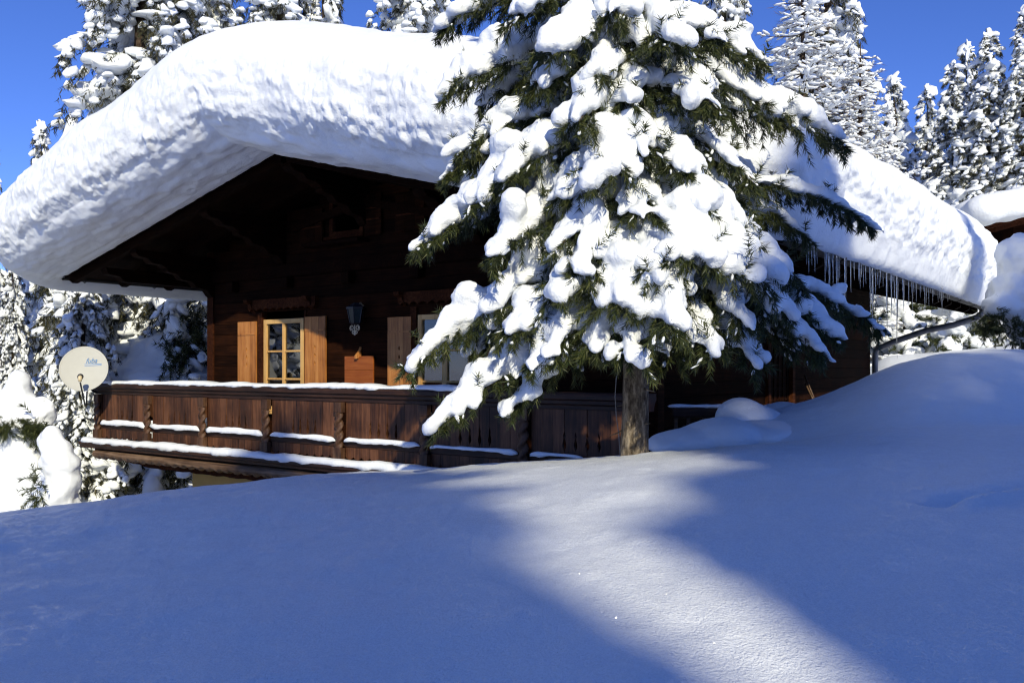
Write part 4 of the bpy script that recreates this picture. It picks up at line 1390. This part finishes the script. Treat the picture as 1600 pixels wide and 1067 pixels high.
for k in range(6):
    a = 2 * math.pi * k / 6
    m.tube([(.09 * math.cos(a), .09 * math.sin(a), .19), (.13 * math.cos(a), .13 * math.sin(a), .401)], .008, 6)
m.build('lantern_frame', M['iron'], ln)
m = MB()
def scroll(cx, cz, r, s, turns=1.35):
    return [(cx + s * (r * (1 - .62 * t)) * math.cos(-1.2 + t * turns * 2 * math.pi), -.02, cz + (r * (1 - .62 * t)) * math.sin(-1.2 + t * turns * 2 * math.pi)) for t in np.linspace(0, 1, 30)]
for s_ in (-1, 1):
    m.tube(scroll(s_ * .062, .115, .045, s_), .008, 6); m.tube(scroll(s_ * .03, .045, .035, -s_), .008, 6)
m.tube([(0, -.02, .16), (0, -.02, .0)], .009, 6); m.tube([(0, 0, .45), (0, .1, .5), (0, .165, .46)], .011, 6)
m.build('scroll_bracket', M['lnb'], ln)
wb = house_thing('wooden_board', 'square orange wooden board fixed on the wall below the lantern', 'board', -5.08, -.02, -.45)
m = MB()
for k in range(3): m.box((-.31, -.045, k * .212), (.31, -.012, k * .212 + .209))
m.build('boards', M['wood_plaque'], wb, bevel=.003)
wp = house_thing('wooden_hook', 'small slanted wooden hook above the orange board', 'hook', -5.09, -.02, .17)
MB().prism([(-.10, -.03), (-.10, .02), (-.02, .10), (.008, .16), (.008, .02), (-.03, -.01)], 'x', -.025, .025).build('hook_body', M['wood_shutter'], wp, bevel=.004)

# ------------------------------------------------------------------ icicles along the right eave
def icicles():
    rng = np.random.default_rng(77)
    ys = [(-1.2 + 6.6 * ((k + rng.uniform(-.45, .45)) / 80.0) ** 1.2) for k in range(81)]
    long_ = {1322: .78, 1367: 1.02, 1386: .72, 1300: .5, 1412: .45}
    for k, y in enumerate(ys):
        dens = 1.0 if y < 4.5 else .55
        L = rng.gamma(1.6, .16) * float(np.interp(y, [-1, 2.2, 4, 5.5], [1.0, 1.0, .6, .25])) + .05
        w = rng.uniform(.003, .006) + .006 * min(1, L)
        lab = 'thin clear icicle hanging in the dense row under the right eave'
        wp_ = HW(XR + .23 + rng.normal(0, .03), y, zr(XR) + TH - .20)
        ppx = 800 + wp_.x / wp_.y * F
        for q, LL in list(long_.items()):
            if abs(ppx - q) < 4:
                L = LL; w = .013; del long_[q]
                lab = {1322: 'long wavy icicle under the right eave beside the conifer', 1367: 'longest icicle of the row, reaching down past the wall corner', 1386: 'long icicle just right of the longest one', 1300: 'longer icicle near the drooping branch tips', 1412: 'longer icicle over the snowy bushes'}[q]
                break
        n = 7; rows = 14; v = []; f = []
        ph = rng.uniform(0, 6)
        for i in range(rows + 1):
            t = i / rows
            r_ = w * (1 - t) ** .75 * (1 + .16 * math.sin(t * L * 60 + ph)) + .0012
            ox = .006 * math.sin(t * 5 + ph) * t * L; oy = .006 * math.cos(t * 4 + ph) * t * L
            for j in range(n):
                a = 2 * math.pi * j / n; v.append((ox + r_ * math.cos(a), oy + r_ * math.sin(a), -t * L))
        for i in range(rows):
            for j in range(n):
                f.append((i * n + j, (i + 1) * n + j, (i + 1) * n + (j + 1) % n, i * n + (j + 1) % n))
        f.append(list(range(n))); f.append([rows * n + j for j in range(n)][::-1])
        m = MB(); m.add(v, f); o = m.build('icicle', M['ice'], None, True)
        o.location = wp_
        tag(o, lab, 'icicle', 'icicles under the right eave')
icicles()

# ------------------------------------------------------------------ bench, snow pillows, poles, cable by the side wall
bq = P(1098, 668, 9.7)
bench = thing('bench', 'dark wooden bench half buried in snow by the side wall', 'bench', tuple(bq), R(4))
MB().prism([(-.05, .13), (-.05, .19), (-.03, .22), (.03, .22), (.05, .19), (.05, .13), (.03, .11), (-.03, .11)], 'x', -.34, .30).build('backrest', M['wood_rail'], bench, bevel=.008)
MB().prism([(-.07, .09), (-.09, .16), (-.05, .25), (.04, .27), (.08, .18), (.05, .08)], 'x', .302, .37).build('armrest', M['wood_rail'], bench, bevel=.01)
for xx in (-.30, -.16, .02, .2):
    MB().box((xx - .018, -.02, -.5), (xx + .018, .02, .108)).build('back_post', M['wood_grey'], bench, bevel=.003)
MB().box((-.34, -.45, -.30), (.36, -.06, -.26)).build('seat', M['wood_rail'], bench, bevel=.006)
for xx in (-.3, .32):
    MB().box((xx - .03, -.4, -1.2), (xx + .03, -.34, -.301)).build('leg', M['wood_rail'], bench, bevel=.004)

def rnd_lumps(rng, px, py, d, w, h, n, dep=1.0):
    """cluster of ellipsoids filling an outline w x h pixels round px, py"""
    out = []; k = d / F
    for i in range(n):
        a = rng.uniform(-1, 1); b = rng.uniform(-1, 1)
        if a * a + b * b > 1: continue
        c = P(px + a * w * .5, py + b * h * .5, d + rng.uniform(-.5, .5) * dep)
        r = rng.uniform(.16, .30) * min(w, h) * k
        out.append(lump(c, (1, rng.uniform(-.4, .4), rng.uniform(-.25, .25)), r * 1.35, r * 1.1, r * .85))
    return out
rng = np.random.default_rng(4)
g = []
k = 9.0 / F
pil1 = [lump(P(1075, 690, 8.5), (1, .15, .1), .42, .4, .13), lump(P(1120, 682, 8.6), (1, .2, .1), .42, .5, .17), lump(P(1045, 696, 8.4), (1, 0, .1), .2, .3, .09), lump(P(1180, 680, 8.8), (1, 0, .15), .4, .6, .14)]
pil2 = [lump(P(1160, 655, 9.35), (1, .2, 0), .26, .34, .22), lump(P(1185, 662, 9.3), (1, .1, -.25), .36, .36, .20), lump(P(1212, 680, 9.2), (1, 0, -.2), .35, .5, .16), lump(P(1150, 672, 9.2), (1, 0, 0), .22, .3, .2)]
pil3 = [lump(P(1235, 645, 10.6), (1, .1, 0), .40, .4, .13), lump(P(1268, 650, 10.6), (1, 0, 0), .35, .4, .13), lump(P(1200, 652, 10.6), (1, 0, 0), .3, .4, .12)]
labs = ['low snow pillow with an overhanging left edge beside the tree trunk', 'tall round snow pillow swelling up right of the bench', 'flat snow heap at the foot of the side door']
for gsn, lb in zip(fuse_many([pil1, pil2, pil3], .025, 6, (.02, 2.5, .004, 12)), labs):
    o = mesh_obj('snow_pillow', gsn[0], gsn[1], M['snow_pad']); tag(o, lb, 'snow')
# thin snow on the bench back
bs = fuse_many([[lump(Vector(bq) + Vector((x, 0, .235)), (1, .07, 0), .12, .05, .022) for x in np.linspace(-.28, .28, 8)]], .012, 2, (.006, 6, .002, 20))
o = mesh_obj('snow_strip', bs[0][0], bs[0][1], M['snow_pad']); tag(o, 'thin snow line on the bench backrest', 'snow')
for (a, b, lb) in (((1257, 586, 14.6), (1277, 634, 14.4), 'longer pale wooden pole leaning on the side wall beside the door'), ((1259, 600, 14.5), (1275, 634, 14.3), 'shorter pale wooden pole crossing behind the longer one')):
    m = MB().tube([tuple(P(*a)), tuple(P(*b))], .014, 8); o = m.build('wooden_pole', M['wood_grey'], None, True); tag(o, lb, 'pole')
pts = [tuple(P(972, 560, 6.62)), tuple(P(963, 590, 6.65)), tuple(P(961, 620, 6.66)), tuple(P(963, 650, 6.66)), tuple(P(967, 680, 6.64)), tuple(P(969, 715, 6.6))]
o = MB().tube(pts, .0035, 6).build('cable', M['pipe'], None, True); tag(o, 'thin grey cable hanging in a loose bow beside the tree trunk', 'cable')

# ------------------------------------------------------------------ young trees smothered in snow, bushes and banks
def smothered(name, label, cat, lumps_, voxel, tufts, seed, mat='snow_pad', n=26, ln=.20, nlen=.09, nw=.005, group=None, rough=(.085, 2.0, .030, 7)):
    rng = np.random.default_rng(seed)
    L = np.array(lumps_); c = L[:, 0, :].mean(0)
    root = thing(name, label, cat, (c[0], c[1], L[:, 0, 2].min() - .3), 0, group)
    off = np.array(root.location)
    V, Q = fuse_many([lumps_], voxel, 3, rough)[0]
    mesh_obj('snow_load', V - off, Q, M[mat], root, True)
    tb, tv = [], []
    for (p, r) in tufts:
        for k in range(n):
            tb.append(np.array(p) + rng.normal(0, r * .45, 3)); w = rng.normal(0, 1, 3); w[2] -= .3; w[1] -= .5
            tv.append(w / np.linalg.norm(w) * ln * rng.uniform(.6, 1.2))
    if tb:
        Vn, Fn = needles(np.array(tb), np.array(tv), 42, nlen, nw, rng, .75, .2, .0)
        mesh_obj('foliage', Vn - off, Fn, M['needle'], root, False)
    z0 = min(gz(c[0], c[1]), L[:, 0, 2].min()) - .2
    MB().tube([(0, 0, z0 - off[2]), (0, 0, c[2] - off[2])], [.06, .03], 8).build('stem', M['bark_far'], root, True)
    return root
D1 = 12.6
def px_l(px, py, w, h, d=D1, tilt=0.0, dep=1.0):
    k = d / F
    return lump(P(px, py, d), (1, 0, tilt), w * k * .5, w * k * .5 * dep, h * k * .5)
ghost = [px_l(28, 612, 40, 60), px_l(26, 640, 62, 80), px_l(10, 660, 70, 80), px_l(48, 660, 60, 60), px_l(22, 690, 100, 60), px_l(10, 740, 100, 150), px_l(45, 745, 95, 130), px_l(70, 640, 40, 50), px_l(20, 820, 140, 160), px_l(-30, 700, 90, 160), px_l(-60, 800, 140, 200), px_l(58, 760, 70, 150), px_l(66, 800, 80, 120)]
smothered('smothered_tree', 'young tree buried in a pointed heap of snow at the left edge', 'tree', ghost, .035, [(P(46, 663, D1 - .35), .16), (P(10, 668, D1 - .4), .10), (P(58, 672, D1 - .30), .13)], 1, ln=.17)
ghost2 = [px_l(88, 720, 56, 80, D1 - .5), px_l(92, 770, 58, 120, D1 - .5), px_l(78, 690, 40, 50, D1 - .5), px_l(100, 820, 60, 120, D1 - .5), px_l(70, 790, 50, 120, D1 - .3)]
smothered('smothered_tree', 'column of snow over a young tree with a few needles poking out', 'tree', ghost2, .03, [(P(58, 748, D1 - .8), .09), (P(57, 776, D1 - .8), .08), (P(64, 760, D1 - .8), .06)], 2, n=7, ln=.22)
bank = [px_l(262, 565, 120, 90, 21, -.3), px_l(285, 520, 110, 80, 22, -.3), px_l(225, 590, 100, 60, 20.5), px_l(310, 560, 110, 120, 22), px_l(270, 620, 220, 120, 21)]
smothered('snow_covered_bush', 'smooth snow bank with a dark tuft left of the chalet corner', 'bush', bank, .06, [(P(292, 533, 20.4), .40), (P(270, 560, 19.9), .35), (P(305, 508, 21), .3)], 3, n=30, ln=.4, nlen=.16, nw=.010)
# right hand side
blob = [px_l(1596, 410, 80, 90, 14), px_l(1590, 460, 90, 90, 14), px_l(1612, 430, 100, 120, 14), px_l(1560, 478, 60, 40, 13.9, .2), px_l(1640, 480, 120, 160, 14)]
smothered('snow_covered_bush', 'tall swollen snow mass on a bush at the right picture edge', 'bush', blob, .035, [(P(1560, 498, 13.7), .22), (P(1590, 520, 13.7), .28), (P(1600, 535, 13.6), .25), (P(1545, 510, 13.8), .14)], 4, ln=.2)
rng = np.random.default_rng(9)
specs = [((1410, 474), 90, 46, 29, 'small snow capped bush behind the hanging downpipe', 5), ((1460, 515), 130, 60, 28, 'wide snow covered bush beside the grey downpipe', 6), ((1530, 500), 120, 70, 26, 'snow covered bush with green tips right of the downpipe', 7), ((1400, 540), 100, 80, 30, 'snow covered shrub at the far end of the side wall', 8), ((1500, 545), 260, 60, 27, 'long low snow covered shrub behind the drift', 10)]
for ((px, py), w, h, d, lb, sd) in specs:
    r = np.random.default_rng(sd); ls = []; tf = []
    for q in range(34):
        a, b = r.uniform(-1, 1), r.uniform(-1, 1)
        c = P(px + a * w * .5, py + b * h * .5 + abs(a) * h * .2, d + r.uniform(-.4, .4) + b * .5 * -1)
        sz = r.uniform(.12, .36)
        ls.append(lump(c, (r.uniform(-1, 1), r.uniform(-1, 1), r.uniform(-.7, .1)), sz * 1.4, sz * .9, sz * .65))
        if q % 2 == 0: tf.append((c + np.array([r.normal(0, .15), -.2, -.14]), .24))
    smothered('snow_covered_bush', lb, 'bush', ls, .035, tf, sd + 50, n=10, ln=.30, nlen=.14, nw=.009, group='snow covered bushes right of the chalet')

# ------------------------------------------------------------------ neighbouring chalet at the right edge
nb = thing('neighbour_chalet', 'second timber chalet with a snow roof, cut by the right picture edge', 'chalet', tuple(P(1553, 360, 28)))
o3 = np.array(nb.location)
def q3(px, py): 
    p = P(px, py, 28) - o3; return (p[0], p[2])
xe, ze = q3(1549, 356)
MB().prism([(xe, ze), (xe + 7, ze + 1.7), (xe + 14, ze), (xe + 14, ze + .22), (xe + 7, ze + 1.92), (xe, ze + .22)], 'y', 0, 9).build('roof', M['wood_beam'], nb)
for k in range(3):
    MB().prism([(xe + .25, ze - .12 + .061), (xe + 7, ze + 1.7 - .121), (xe + 7, ze + 1.7 - .005), (xe + .25, ze + .055)], 'y', .2 + k * .8, .32 + k * .8).build('rafter', M['wood_beam'], nb)
MB().prism([(xe + 1.6, -6), (xe + 12.4, -6), (xe + 12.4, ze + .38), (xe + 7, ze + 1.68), (xe + 1.6, ze + .38)], 'y', 1.6, 8.6).build('wall', M['wood_wall'], nb)
lv = []
for i, x in enumerate(np.linspace(-.3, 14.3, 24)):
    for y in np.linspace(-.1, 9.0, 12):
        zz = ze + .22 + 1.7 * (1 - abs(x - 7) / 7)
        lv.append(lump(o3 + np.array([xe + x, y, zz + .38]), (1, 0, .24 if x < 7 else -.24), .62, .7, .52))
sn = fuse_many([lv], .09, 6, (.05, 1.2, .012, 6))[0]
o = mesh_obj('roof_snow', sn[0], sn[1], M['snow_far']); tag(o, 'thick snow layer on the neighbouring chalet roof at the right edge', 'snow')
